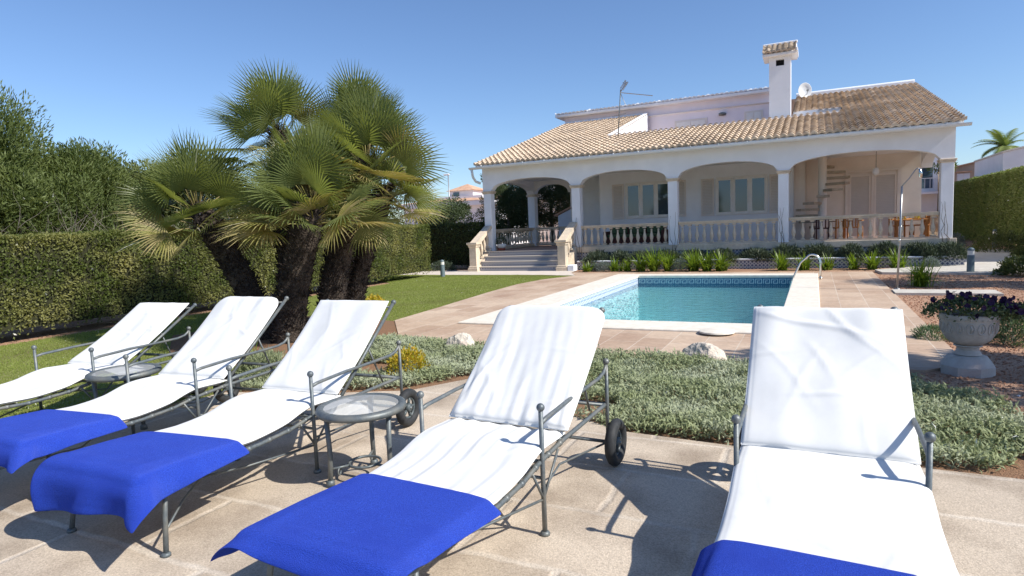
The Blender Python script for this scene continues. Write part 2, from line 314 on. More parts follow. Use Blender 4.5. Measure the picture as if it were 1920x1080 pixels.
M['glass'] = glass_mat('table_glass', (.82,.88,.88)); M['glass'].node_tree.nodes['Fresnel'].inputs[0].default_value = 2.9; _t = M['glass'].node_tree; _df = _t.nodes.new('ShaderNodeBsdfDiffuse'); _df.inputs[0].default_value = (.80,.82,.82,1); _mx = _t.nodes.new('ShaderNodeMixShader'); _mx.inputs[0].default_value = .30  # diffuse share paints pale reflections onto the table glass
_o = _t.nodes['Material Output']; _src = _o.inputs[0].links[0].from_socket; _t.links.new(_src, _mx.inputs[1]); _t.links.new(_df.outputs[0], _mx.inputs[2]); _t.links.new(_mx.outputs[0], _o.inputs[0])
M['window'] = glass_mat('window_glass', dark=True)
_b = M['window'].node_tree.nodes['Principled BSDF']; _b.inputs['Metallic'].default_value = .3; _b.inputs['Coat Weight'].default_value = .5; _b.inputs['Base Color'].default_value = (.05,.08,.12,1)
M['roof'] = mat('clay_roof_tile', (.46,.345,.24), (.71,.57,.42), .9, 3.5, .3, 40, .008, c3=(.40,.31,.225), s3=.35, detail=8)
M['roof_far'] = mat('far_clay_roof', (.50,.28,.17), (.66,.42,.28), .9, 3, .4, 20)
M['lampglass'] = mat('frosted_lamp_glass', (.75,.72,.66), rough=.3)
M['bollard'] = mat('grey_green_bollard', (.10,.14,.15), (.14,.18,.19), .45, 10)
M['white_metal'] = mat('white_enamel', (.72,.74,.75), (.78,.80,.80), .35, 6)

# ------------------------------------------------------------------ foliage generators
def unit(v): return v/np.maximum(np.linalg.norm(v, axis=1, keepdims=True), 1e-6)
def leaf_arrays(C, D, L, W, bend=.15, nb=None):
    """rhombic bent leaves: centres C, directions D, lengths L, widths W -> verts (n*6,3), faces (n*2,4)"""
    n = len(C); D = unit(D); rnd = unit(rng.normal(size=(n,3)))
    if nb is not None: rnd = unit(rnd*.75+np.broadcast_to(np.asarray(nb, float), (n,3)))
    S = unit(np.cross(D, rnd)); N_ = np.cross(S, D)
    L = np.broadcast_to(np.asarray(L, float), (n,))[:,None]; W = np.broadcast_to(np.asarray(W, float), (n,))[:,None]
    a = C; mid = C+D*L*.5+N_*L*bend*.5; tip = C+D*L+N_*L*-bend*.2
    V = np.stack([a, mid+S*W*.5, tip, mid-S*W*.5], axis=1).reshape(-1,3)
    F = np.arange(n*4).reshape(n,4)
    return V, F
def leaves(name, C, D, L, W, m, parent=None, bend=.15, nb=None):
    V, F = leaf_arrays(C, D, L, W, bend, nb); return mesh_obj(name, V, F, m, parent)
def noise3(P, s, seed=0):
    r = np.random.default_rng(abs(int(seed))+100); v = np.zeros(len(P))
    for k in range(5):
        f = r.normal(size=3)*s*(1+k*.7); v += np.sin(P@f + r.uniform(0, 6.28))/(1+k*.6)
    return v/2.4
def hedge(name, x0, x1, y0, y1, z0, z1, n, size, m, label, faces='x+z', core=.10, gaps=0.0, bare=True, seed=1):
    t = empty(name, ((x0+x1)/2, (y0+y1)/2, 0), 0, label, 'hedge'); ox, oy = t.location.x, t.location.y
    MB().box(x0+core-ox, x1-core-ox, y0+core-oy, y1-core-oy, z0+.12, z1-core).build('shaded_core', M['shadecore'], t)  # solid dark box, the shade between the twigs is put into its colour
    areas = {'x': (y1-y0)*(z1-z0), 'X': (y1-y0)*(z1-z0), 'y': (x1-x0)*(z1-z0), 'Y': (x1-x0)*(z1-z0), 'z': (x1-x0)*(y1-y0)}
    tot = sum(areas[f] for f in faces); Cs = []; Ds = []; Ns = []
    for f in faces:
        k = int(n*areas[f]/tot); u = rng.uniform(size=(k,3)); P = np.stack([x0+(x1-x0)*u[:,0], y0+(y1-y0)*u[:,1], z0+(z1-z0)*u[:,2]], 1)
        nd = {'x':(-1,0,0),'X':(1,0,0),'y':(0,-1,0),'Y':(0,1,0),'z':(0,0,1)}[f]; nd = np.array(nd, float); ax = int(np.argmax(np.abs(nd)))
        lim = {'x':x0,'X':x1,'y':y0,'Y':y1,'z':z1}[f]; P[:,ax] = lim
        bumpv = noise3(P, 2.2, seed)*.05+noise3(P, 7, seed+5)*.035
        depth = rng.exponential(.035, size=k); P += nd*(bumpv-depth-.03)[:,None]
        keep = noise3(P, 3.4, seed+9)+rng.normal(size=k)*.25 > -1.05+gaps
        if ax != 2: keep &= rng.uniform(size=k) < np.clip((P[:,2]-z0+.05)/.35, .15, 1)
        P = P[keep]; Ns.append(np.tile(nd*.9+np.array([0,0,.35]), (len(P),1))); Cs.append(P); Ds.append(rng.normal(size=(len(P),3))*.8+nd*.7+np.array([0,0,.5]))
    C = np.concatenate(Cs)-np.array([ox,oy,0]); D = np.concatenate(Ds)
    leaves('foliage', C, D, rng.uniform(.6,1.4,len(C))*size, size*.55, m, t, nb=np.concatenate(Ns))
    return t
def twigs(mb, base, n, L, spread, r0, up=.8, sub=3):
    for i in range(n):
        a = random.uniform(0, 6.283); p = Vector(base); d = Vector((math.cos(a)*spread*random.uniform(.3,1), math.sin(a)*spread*random.uniform(.3,1), up)).normalized()
        pts = [p.copy()]; seg = 6; l = L*random.uniform(.6, 1)
        for k in range(seg):
            d = (d+Vector((random.gauss(0,.18), random.gauss(0,.18), random.gauss(0,.1)))).normalized(); p = p+d*l/seg; pts.append(p.copy())
        mb.tube(pts, [r0*(1-.85*k/seg) for k in range(seg+1)], 5)
        for _ in range(sub):
            k = random.randint(2, seg-1); q = pts[k].copy(); dd = (d+Vector((random.gauss(0,.7), random.gauss(0,.7), random.gauss(.1,.4)))).normalized(); qq = [q.copy()]
            for j in range(4): dd = (dd+Vector((random.gauss(0,.2), random.gauss(0,.2), random.gauss(0,.15)))).normalized(); q = q+dd*l*.11; qq.append(q.copy())
            mb.tube(qq, [r0*.45*(1-.8*j/4) for j in range(5)], 4)
    return mb
def tree(name, x, y, h, cr, base, n, m, label, cat='tree', leaf=.12, lw=.35, clumps=26, trunk=.14, up=.4, group=None, flat=.8, nl=7, seed=None, barelow=True, gm=(1,1)):
    """crown of many leaf clumps spread through an uneven volume"""
    t = empty(name, (x, y, 0), random.uniform(0, 6), label, cat, group)
    mb = MB(); lean = (random.uniform(-.2,.2), random.uniform(-.2,.2))
    mb.tube([(0,0,-.1), (lean[0]*.3,lean[1]*.3,base*.5), (lean[0],lean[1],(base+h)*.5), (lean[0]*1.3,lean[1]*1.3,h*.85)], [trunk*1.25, trunk, trunk*.7, trunk*.15], 8)
    mb.build('trunk', M['bark'], t, True)
    lm = MB(); Cs = []; Ds = []
    for i in range(clumps):
        z = base+(h-base)*random.random()**.8; rel = (z-base)/(h-base); rad = cr*math.sqrt(max(.05, 1-abs(rel*1.15-.35)**1.8))*flat
        a = random.uniform(0, 6.283); q = random.uniform(.35, 1)**.6*rad*random.uniform(.75, 1.15)
        c = Vector((lean[0]+math.cos(a)*q, lean[1]+math.sin(a)*q, z))
        if i % 2 == 0: lm.tube([(lean[0]*.8, lean[1]*.8, max(base*.5, z-q*.7)), (c.x*.5+lean[0]*.4, c.y*.5+lean[1]*.4, z-q*.25), tuple(c)], [trunk*.4, trunk*.22, trunk*.06], 5)
        k = int(n/clumps*random.uniform(.6, 1.4)); sz = cr*random.uniform(.22, .42)
        P = rng.normal(size=(k,3)); P = P/np.maximum(np.linalg.norm(P, axis=1, keepdims=True), 1e-6)*rng.uniform(.15, 1, size=(k,1))**.45*sz*np.array([1,1,.75]); Cs.append(P+np.array(c)); Ds.append(P/sz+rng.normal(size=(k,3))*.5+np.array([0,0,up]))
    C = np.concatenate(Cs); D = np.concatenate(Ds); k = C[:,2] > base*.6; C = C[k]; D = D[k]
    lm.build('limbs', M['bark'], t, True)
    nbv = C-np.array([lean[0],lean[1],base+(h-base)*.3]); nbv = unit(nbv)*.6+np.array([0,0,.3])
    leaves('crown', C, D, rng.uniform(.6,1.4,len(C))*leaf, leaf*lw, m, t, nb=nbv)
    return t
def clump(name, x, y, z, rx, ry, h, n, m, label, cat, L=.05, W=.4, up=.5, group=None, stems=True, seed=0):
    t = empty(name, (x, y, z), random.uniform(0, 6), label, cat, group)
    if stems: twigs(MB(), (0,0,-.02), 6, h*.9, .9*rx/max(h,.01), .008, 1, 2).build('stems', M['bark'], t)
    a = rng.uniform(0, 6.283, n); ph = np.arccos(rng.uniform(0, 1, n)); s = rng.uniform(.55, 1, n)**.5
    P = np.stack([np.cos(a)*np.sin(ph)*rx, np.sin(a)*np.sin(ph)*ry, np.cos(ph)*h], 1)*s[:,None]; P *= (1+.22*noise3(P, 7/max(rx,.2), seed+int(x*7)))[:,None]
    P[:,2] = np.maximum(P[:,2], .01)
    leaves('foliage', P, P/np.array([rx,ry,h])+rng.normal(size=(n,3))*.5+np.array([0,0,up]), rng.uniform(.6,1.4,n)*L, L*W, m, t, nb=P/np.array([rx,ry,h])*.5+np.array([0,0,.3]))
    return t
def strap_clump(name, x, y, z, n, L, label, group=None, m=None, w=.022, scale=1, cat='plant'):
    t = empty(name, (x, y, z), random.uniform(0, 6), label, cat, group)
    V = []; F = []
    for i in range(n):
        a = random.uniform(0, 6.283); l = L*random.uniform(.6, 1.1); tilt = random.uniform(.15, 1.15); px, py = random.gauss(0,.06), random.gauss(0,.06)
        d = Vector((math.cos(a), math.sin(a), 0)); s_ = Vector((-math.sin(a), math.cos(a), 0)); p = Vector((px,py,0)); th = tilt*.35; seg = 5; b = len(V)
        for k in range(seg+1):
            ww = w*(1-(k/seg)**2.2)*.5+.001; V += [p-s_*ww, p+s_*ww]; th += tilt*.32; p = p+(d*math.sin(th)+Vector((0,0,1))*math.cos(th))*l/seg
        F += [[b+2*k, b+2*k+1, b+2*k+3, b+2*k+2] for k in range(seg)]
    mesh_obj('leaves', np.array([tuple(v) for v in V]), F, m or LV['strap'], t, True); return t

# ================================================================== SETTING
def flat(name, pts, z, m, kind='structure', thick=None):
    mb = MB()
    if thick: mb.prism(pts, z-thick, z)
    else:
        if sum(pts[i][0]*pts[(i+1)%len(pts)][1]-pts[(i+1)%len(pts)][0]*pts[i][1] for i in range(len(pts))) < 0: pts = list(pts)[::-1]
        mb.add([(x,y,z) for x,y in pts], [list(range(len(pts)))])
    return tag(mb.build(name, m), kind=kind)
PX0, PX1, PY0, PY1 = -4.66, -.45, 9.6, 17.96     # pool inner edge
# ground with a hole for the pool
g = MB(); B = 900
for q in ((-B, PX0-.2, -B, B), (PX1+.2, B, -B, B), (PX0-.2, PX1+.2, -B, PY0-.2), (PX0-.2, PX1+.2, PY1+.2, B)):
    g.add([(q[0],q[2],0),(q[1],q[2],0),(q[1],q[3],0),(q[0],q[3],0)], [[0,1,2,3]])
tag(g.build('ground', M['gravel']), kind='structure')
flat('patio', [(-5.62,-8),(7,-8),(7,4.36),(1.1,4.38),(-.5,4.40),(-1.3,4.45),(-1.95,4.78),(-2.4,5.4),(-3.2,5.68),(-3.62,4.95),(-4.4,4.6),(-5.5,4.3)], .03, M['patio'], thick=.2)
bed = [(-5.5,4.3),(-4.4,4.6),(-3.62,4.95),(-3.2,5.68),(-2.4,5.4),(-1.95,4.78),(-1.3,4.45),(-.5,4.4),(3.2,4.38),(3.2,5.2),(1.6,5.9),(.9,6.7),(.85,7.2),(-4.7,7.55),(-5.7,7.65),(-6.8,9),(-9.4,9.2),(-9.8,6.8),(-8.2,5.6),(-6.2,5.3),(-5.8,4.6)]
flat('planting_bed', bed, .012, M['soil'])
lawn = [(-12.0,-8),(-5.62,-8),(-5.5,4.3),(-5.8,4.6),(-6.2,5.3),(-8.2,5.6),(-9.8,6.8),(-9.4,9.2),(-6.8,9),(-7.0,11),(-7.3,13.5),(-7.45,15.5),(-7.3,17),(-6.75,18.3),(-8,18.6),(-14.5,18.9),(-14.5,17.6),(-12.0,15.8)]
flat('lawn', lawn, .008, M['grass_floor'])
# sandstone deck around the pool, with the pool hole
dk = MB(); d0, d1, e0, e1 = PX0-.1, PX1+.1, PY0-.1, PY1+.1
dk.prism([(-5.7,7.62),(-4.95,7.47),(d0,7.42),(d0,19.35),(-7.3,19.45),(-6.75,18.3),(-7.3,17),(-7.45,15.5),(-7.3,13.5),(-7.0,11),(-6.8,9)], -.2, .025)
dk.prism([(d0,7.42),(d1,7.12),(d1,e0),(d0,e0)], -.2, .025); dk.prism([(d0,e1),(d1,e1),(d1,19.3),(d0,19.35)], -.2, .025)
dk.prism([(d1,7.12),(1.0,7.2),(1.42,7.6),(1.42,18.4),(1.42,19.28),(d1,19.3)], -.2, .025)
tag(dk.build('pool_deck', M['deck']), kind='structure')
flat('terrace_slab', [(-14.0,18.9),(-8,18.62),(-6.75,18.32),(-6.5,19.3),(-7.3,19.44),(-7.5,20.6),(-14,20.8)], .021, mat('pale_slab', (.58,.50,.42), (.68,.60,.52), .8, 5, .2, 60))
PAL = mat('pale_path_stone', (.46,.42,.36), (.58,.54,.47), .9, 6, .4, 50)
flat('shower_path', [(1.42,13.9),(3.1,13.9),(3.1,14.55),(1.42,14.55)], .05, PAL, thick=.1)
flat('stone_path', [(1.6,18.6),(4.0,18.3),(7.5,19.5),(7.8,22),(6.4,24),(6.3,29),(4.0,29),(4.0,22),(1.5,19.5)], .06, PAL, thick=.12)

# pool
pool = empty('swimming_pool', ((PX0+PX1)/2, (PY0+PY1)/2, 0), 0, 'rectangular turquoise swimming pool with cream coping and meander tile band', 'swimming pool'); ox, oy = pool.location.x, pool.location.y
bs = MB(); x0, x1, y0, y1 = PX0-ox, PX1-ox, PY0-oy, PY1-oy; zb = -1.45; zw = -.30
bs.add([(x0,y0,zb),(x1,y0,zb),(x1,y1,zb),(x0,y1,zb),(x0,y0,zw),(x1,y0,zw),(x1,y1,zw),(x0,y1,zw)], [(0,1,2,3),(0,4,5,1),(1,5,6,2),(2,6,7,3),(3,7,4,0)])
bs.build('basin', M['mosaic'], pool)
for (a, b_) in (((x0,y0),(x0,y1)), ((x1,y0),(x1,y1)), ((x0,y0),(x1,y0))):
    MB().add([(*a,zw),(*b_,zw),(*b_,-.02),(*a,-.02)], [[0,1,2,3]]).build('side_tiles', M['pooltile'], pool)
MB().add([(x0,y1,zw),(x1,y1,zw),(x1,y1,-.02),(x0,y1,-.02)], [[0,1,2,3]]).build('frieze', M['frieze_bg'], pool)
mm = MB(); p_ = .20; yy = y1-.004; zt = -.05; hh = .13; t_ = .018
for i in range(int((x1-x0)/p_)):
    X = x0+.03+i*p_; u = p_-.03
    def bar(ax, az, bx, bz): mm.box(X+ax, X+bx, yy-.003, yy, zt-hh+az, zt-hh+bz)
    bar(0,0,t_,hh); bar(t_,hh-t_,u,hh); bar(u-t_,.0,u,hh-t_); bar(t_+.03,0,u-t_,t_); bar(t_+.03,t_,t_+.03+t_,hh*.62); bar(t_+.052,hh*.5,u-.055,hh*.62)
mm.build('meander', M['frieze_fg'], pool)
cp = MB(); c0, c1, c2, c3 = -5.40-ox, .10-ox, 8.87-oy, 18.42-oy
cp.box(c0, x0+.02, c2, c3, -.02, .055, .012); cp.box(x1-.02, c1, c2, c3, -.02, .055, .012); cp.box(x0+.021, x1-.021, c2, y0+.02, -.02, .055, .012); cp.box(x0+.021, x1-.021, y1-.02, c3, -.02, .055, .012)
cp.build('coping', M['coping'], pool)
wt = MB(); nx, ny = 2, 2
wt.add([(PX0,PY0,-.20),(PX1,PY0,-.20),(PX1,PY1,-.20),(PX0,PY1,-.20)], [[0,1,2,3]]); tag(wt.build('water', M['water']), kind='structure')
o = MB().lathe([(.24,0),(.235,.02),(.2,.03),(.01,.032)], (0,0,0), 24).build('skimmer_lid', M['coping'], None, 'auto', (-1.2, 8.82, .05)); tag(o, 'round cream skimmer lid on the near edge of the pool', 'lid')
rl = MB(); pts = [(.15,17,-.0),(.15,17,.42)]+[(.15-.19*(1-math.cos(a)), 17, .42+.22*math.sin(a)) for a in np.linspace(0.3, 1.9, 7)]+[(-.30,17,.44),(-.47,17,.05),(-.56,17,-.3)]
h = empty('pool_handrail', (-.1,17,0), 0, 'curved stainless steel grab rail on the far right pool edge', 'handrail')
MB().tube([(p[0]+.1, 0, p[2]) for p in pts], .024, 10).build('rail', M['steel'], h, True)
MB().lathe([(.05,.056),(.05,.07),(.03,.08)], (.25,0,0), 14).build('foot_flange', M['steel'], h, True)

# ================================================================== HOUSE
hs = empty('villa', (-4, 26, 0), 0, 'white villa with arched porch, balustrade, clay tile roof and tall chimney', 'house')
def hp(name, mb, m, parent=None, smooth=False):     # part given in world coordinates
    mb.V = [(x+4, y-26, z) for x, y, z in mb.V]; o = mb.build(name, m, parent or hs, smooth); return o
FL = .72
cols = [(-11.71,-11.37), (-8.04,-7.70), (-4.53,-4.19), (-1.05,-.72), (3.27,3.60)]
YA, YB = 21.64, 21.98
def arch_wall(spans, a0, a1, ztop, ysp, zs=3.06, zc=3.46, axis=0, n=26):
    """wall strip from a0 to a1 with openings (start,end); depth ysp"""
    xs = [a0]; zl = []
    P = [(a0, zs)]
    for (s, e) in spans:
        P.append((s, zs)); 
        for k in range(1, n):
            u = k/n; x = s+(e-s)*u; v = 2*u-1; P.append((x, zs+(zc-zs)*math.sqrt(max(0, 1-abs(v)**2.15))))
        P.append((e, zs))
    P.append((a1, zs)); mb = MB(); y0_, y1_ = ysp; V = []
    for (x, z) in P:
        for (yy_, zz) in ((y0_,z),(y0_,ztop),(y1_,ztop),(y1_,z)): V.append((x,yy_,zz) if axis == 0 else (yy_,x,zz))
    F = []
    for i in range(len(P)-1):
        a, b_ = 4*i, 4*i+4
        F += [[a,b_,b_+1,a+1],[a+1,b_+1,b_+2,a+2],[a+2,b_+2,b_+3,a+3],[a+3,b_+3,b_,a]]
    e = 4*(len(P)-1); F += [[0,1,2,3],[e+3,e+2,e+1,e]]
    mb.add(V, F); return mb
sp = [(cols[i][1], cols[i+1][0]) for i in range(4)]
hp('arcade_wall', arch_wall(sp, -11.71, 3.60, 4.02, (YA, YB)), M['white_wall'])
hp('arcade_wall', arch_wall([(21.98,25.85)], 21.981, 26.2, 4.02, (-11.71,-11.37), axis=1), M['white_wall'])
hp('arcade_wall', arch_wall([(-11.37,-9.75)], -11.37+.001, -7.9, 4.02, (25.9,26.2)), M['white_wall'])
hp('arcade_wall', arch_wall([(21.98,25.44)], 21.981, 25.46, 4.02, (3.28,3.60), axis=1), M['white_wall'])
for (a, b_) in cols:
    c = MB(); c.box(a+.01, b_-.01, YA+.01, YB-.01, .5 if a > -11 else .6, 3.0, .008); o = hp('column', c, M['white_wall'])
    c = MB(); c.box(a-.03, b_+.03, YA-.03, YB+.03, 2.96, 3.01, .008); c.box(a-.05, b_+.05, YA-.05, YB+.05, 3.01, 3.059, .008); hp('capital', c, M['stone'], o)
for (cx, cy) in ((-11.54, 26.03),):
    c = MB(); c.box(cx-.17, cx+.17, cy-.17, cy+.17, FL, 3.0, .008); o = hp('column', c, M['white_wall']); c = MB(); c.box(cx-.22, cx+.22, cy-.22, cy+.22, 2.96, 3.059, .01); hp('capital', c, M['stone'], o)
hp('porch_floor', MB().box(-11.8, 3.65, 21.6, 25.7, FL-.1, FL).box(-11.8, -7.9, 25.701, 26.3, FL-.1, FL), M['floor_tile'])
hp('ceiling', MB().box(-11.36, 3.27, 21.99, 26.1, 3.62, 3.7), M['white_wall'])
hp('plinth', MB().box(-11.72, 3.72, 21.615, 26.3, 0, FL-.101), M['bluetile'])
hp('curb', MB().box(-7.95, 3.68, 21.57, 21.63, FL-.13, FL+.07, .008), M['stone'])
# body
hp('wall', MB().box(-7.9, -.67, 24.6, 31.4, FL, 3.9), M['white_wall'])
hp('wall', MB().box(-.669, 3.31, 25.5, 31.4, FL, 3.9), M['bay_wall'])
hp('wall', MB().box(-9.7, -7.901, 26.0, 31.4, 0, 3.9), M['white_wall'])
# roof geometry
SL = .28; th = math.atan(SL); Y0R, Z0R = 21.22, 4.06; YR = 31.45; zr = lambda y: Z0R+SL*(y-Y0R)
def tiles(x0, x1, y0, y1, keep=None, period=.21, course=.36, amp=.058, seed=3, slope=SL, zf=None, samples=8, flip=1):
    zf = zf or zr; nx_ = int(round((x1-x0)/period))*samples+1; xs = np.linspace(x0, x1, nx_); nr = max(1, int(round(math.hypot(y1-y0, (y1-y0)*slope)/course)))
    ys = np.linspace(y0, y1, nr+1); r2 = np.random.default_rng(seed); jit = r2.normal(size=(nr, nx_//samples+2))*.007
    prof = amp*np.abs(np.cos(np.pi*(xs-x0)/((x1-x0)/max(1,round((x1-x0)/period)))))**1.15*1.25-.02
    tid = ((xs-x0)/((x1-x0)/max(1,round((x1-x0)/period)))+.5).astype(int)
    rows = []; 
    rows.append(np.stack([xs, np.full(nx_, ys[0]+.005), np.full(nx_, zf(ys[0])-.03)+prof*.55], 1))
    for i in range(nr):
        j = jit[i][np.minimum(tid, jit.shape[1]-1)]
        rows.append(np.stack([xs, ys[i]-.03+j*2, zf(ys[i])+.035+prof+j], 1)); rows.append(np.stack([xs, np.full(nx_, ys[i+1]), np.full(nx_, zf(ys[i+1]))+prof*.85+j*.5], 1))
    V = np.concatenate(rows); nrw = len(rows); I = np.arange(nrw*nx_).reshape(nrw, nx_)
    F = np.stack([I[:-1,:-1], I[:-1,1:], I[1:,1:], I[1:,:-1]], -1).reshape(-1,4)
    if keep is not None:
        c = V[F].mean(1); F = F[keep(c[:,0], c[:,1])]
    return V, F
def kp(x, y):
    cut = ((x > -7.45) & (x < .87) & (y > 25.35) & (y < 26.15)) | ((x > -7.45) & (x < -.75) & (y > 25.35))
    return ~cut
V, F = tiles(-11.85, 3.78, Y0R, YR, kp)
V[:,0] += 4; V[:,1] -= 26
roof = mesh_obj('roof', V, F, M['roof'], hs, True); roof.data.set_sharp_from_angle(angle=R(50))
def slope_slab(mb, x0, x1, y0, y1, dz0=-.14, dz1=-.045):
    return mb.add([(x0,y0,zr(y0)+dz0),(x1,y0,zr(y0)+dz0),(x1,y1,zr(y1)+dz0),(x0,y1,zr(y1)+dz0),(x0,y0,zr(y0)+dz1),(x1,y0,zr(y0)+dz1),(x1,y1,zr(y1)+dz1),(x0,y1,zr(y1)+dz1)],
        [(0,3,2,1),(4,5,6,7),(0,1,5,4),(1,2,6,5),(2,3,7,6),(3,0,4,7)])
rs = MB(); ya = Y0R+.06
slope_slab(rs, -11.8, -7.46, ya, YR); slope_slab(rs, -7.46, .87, ya, 25.35); slope_slab(rs, .87, 3.72, ya, YR); slope_slab(rs, -.75, .87, 26.15, YR)
rs.add([(-11.8,YR,zr(YR)-.06),(3.72,YR,zr(YR)-.06),(3.72,38,5.1),(-11.8,38,5.1)], [[0,1,2,3]])
hp('roof_slab', rs, M['white_wall'])
# gable infill below the roof (side walls)
gi = MB()
for (xa, xb) in ((-11.70,-11.45),(3.40,3.595),(-7.64,-7.47)):
    gi.extrude([(xa,21.66,3.9 if xa != -7.64 else 4.3),(xa,31.4,3.9 if xa != -7.64 else 4.3),(xa,31.4,zr(31.4)-.1),(xa,21.66,zr(21.66)-.1)] if xa != -7.64 else [(xa,25.0,4.3),(xa,31.4,4.3),(xa,31.4,zr(31.4)+.10),(xa,25.0,zr(25.0)+.10)], 0, xa, xb)
gi.box(-7.46, .86, 25.2, 25.34, 4.2, zr(25.3)+.03)
gi.box(-.75, .87, 26.16, 26.3, 4.2, zr(26.2)-.02)
hp('gable_wall', gi, M['white_wall'])
hp('terrace_floor', MB().box(-7.46, .86, 25.35, 31.45, 4.1, 4.25), M['floor_tile'])
hp('ridge', MB().tube([(-11.85,YR,zr(YR)+.03),(-7.6,YR,zr(YR)+.03)], .09, 8), M['white_wall'], None, 'auto')
hp('ridge', MB().tube([(-.75,YR,zr(YR)+.06),(3.75,YR,zr(YR)+.06)], .12, 8).box(-.74,3.7,YR-.14,YR+.12,zr(YR)-.05,zr(YR)+.10), M['white_wall'], None, 'auto')
hp('cutout_lip', MB().box(-.72, .86, 26.03, 26.155, zr(26.1)-.22, zr(26.1)+.06), M['white_wall'])
# gutter
gt = MB(); prof = [(21.20+.085*math.cos(a), 3.97+.085*math.sin(a)) for a in np.linspace(math.pi, 2*math.pi, 9)]; prof2 = [(21.20+.07*math.cos(a), 3.972+.07*math.sin(a)) for a in np.linspace(2*math.pi, math.pi, 9)]
gt.extrude([(0,y,z) for y, z in prof+prof2], 0, -12.02, 3.88); gt.box(-11.75, 3.66, 21.262, 21.64, 3.93, 4.0)
gu = hp('gutter', gt, M['white_metal'], None, 'auto')
for i in range(18): hp('gutter_bracket', MB().box(-11.5+i*.87, -11.47+i*.87, 21.1, 21.29, 4.0, 4.02), M['white_metal'], gu)
hp('downpipe', MB().tube([(-11.93,21.2,3.9),(-11.93,21.25,3.7),(-11.93,21.3,3.6),(-11.88,21.4,3.45),(-11.76,21.55,3.38)], .05, 10), M['white_metal'], gu, True)
# upper storey
up = hp('upper_storey', MB().box(-11.95, -1.6, 31.6, 37, 4.3, 7.28), M['lilac_wall'])
hp('cornice', MB().box(-12.35, -1.4, 31.2, 37.4, 7.28, 7.42, .02), M['white_wall'], up)
V, F = tiles(-12.35, -1.4, 31.2, 36, None, zf=lambda y: 7.46+.05*(y-31.2), slope=.05, amp=.03); V[:,0] += 4; V[:,1] -= 26; mesh_obj('upper_roof', V, F, M['white_wall'], up, True)
for (a, b_, zt_) in ((-6.2,-4.65,6.50),(-2.98,-2.15,6.58)):
    wd = hp('window', MB().box(a, b_, 31.57, 31.61, 5.2, zt_, .01), M['shutter'], up)
    hp('shutter', MB().box(a+.1, (a+b_)/2-.02, 31.55, 31.58, 5.2, zt_-.1, .01).box((a+b_)/2+.02, b_-.1, 31.55, 31.58, 5.2, zt_-.1, .01), M['frame'], up)
hp('wall_lamp', MB().lathe([(.02,-.06),(.16,-.04),(.18,.05),(.1,.09)], (-3.95,31.52,6.55), 12), M['metal'], up, True)
# chimney
ch = MB(); ch.box(-1.53, -.80, 25.45, 26.1, 4.3, 7.12); ch.box(-1.53,-1.30,25.45,26.1,7.121,7.34); ch.box(-1.02,-.80,25.45,26.1,7.121,7.34); ch.box(-1.299,-1.021,25.9,26.1,7.121,7.34); ch.box(-1.53,-.80,25.45,26.1,7.341,7.5)
cho = hp('chimney', ch, M['white_wall'])
hp('flue_opening', MB().box(-1.299,-1.021,25.6,25.899,7.122,7.339), M['dark'], cho)
hp('chimney_cap', MB().extrude([(0,25.2,7.45),(0,26.35,7.45),(0,26.35,7.53),(0,25.78,7.9),(0,25.2,7.53)], 0, -1.74, -.60), M['white_wall'], cho)
V, F = tiles(-1.74, -.62, 25.13, 25.78, None, period=.19, course=.2, slope=.6, zf=lambda y: 7.56+(y-25.13)*.62); V[:,0] += 4; V[:,1] -= 26; mesh_obj('cap_tiles', V, F, M['roof'], cho, True)
hp('cap_ridge', MB().box(-1.76,-.58,25.72,25.86,7.93,8.02,.02).box(-.62,-.56,25.1,26.3,7.5,7.62,.01), M['white_wall'], cho)
# windows with shutters
def window(x0, x1, z0, z1, y, panes=3):
    f = MB(); t = .07
    f.box(x0, x1, y-.05, y-.001, z0-.06, z0, .006); f.box(x0, x1, y-.05, y-.001, z1, z1+.06, .006)
    for i in range(panes+1):
        x = x0+(x1-x0)*i/panes; f.box(x-t/2, x+t/2, y-.045, y-.002, z0+.001, z1-.001, .004)
    wn = hp('window', f, M['frame'])
    for i in range(panes):
        a = x0+(x1-x0)*i/panes+t/2; b_ = x0+(x1-x0)*(i+1)/panes-t/2
        hp('pane', MB().box(a+.05, b_-.05, y-.022, y-.012, z0+.06, z1-.06), M['window'], wn)
        hp('sash', MB().box(a+.001, b_-.001, y-.035, y-.010, z0+.002, z0+.06).box(a+.001, b_-.001, y-.035, y-.010, z1-.06, z1-.002).box(a+.001, a+.05, y-.034, y-.011, z0+.061, z1-.061).box(b_-.05, b_-.001, y-.034, y-.011, z0+.061, z1-.061), M['frame'], wn)
def shutter(x0, x1, z0, z1, y):
    s = MB(); s.box(x0, x0+.06, y-.05, y-.01, z0, z1).box(x1-.06, x1, y-.05, y-.01, z0, z1).box(x0+.061, x1-.061, y-.05, y-.01, z1-.07, z1).box(x0+.061, x1-.061, y-.05, y-.01, z0, z0+.07)
    so_ = hp('shutter', s, M['shutter']); n = int((z1-z0-.14)/.055); sl_ = MB()
    for k in range(n):
        z = z0+.07+(z1-z0-.14)*k/n; sl_.add([(x0+.06,y-.045,z),(x1-.06,y-.045,z),(x1-.06,y-.015,z+.05),(x0+.06,y-.015,z+.05)], [[0,1,2,3]])
    hp('slats', sl_, M['shutter'], so_)
window(-6.80,-5.0,1.82,3.12,24.6); shutter(-7.36,-6.88,1.76,3.16,24.6); shutter(-4.92,-4.44,1.76,3.16,24.6)
window(-3.32,-1.55,1.80,3.10,24.6); shutter(-3.88,-3.40,1.74,3.14,24.6); shutter(-1.47,-.99,1.74,3.14,24.6)
shutter(1.12,1.80,FL,2.98,25.5); shutter(1.90,2.58,FL,2.98,25.5)
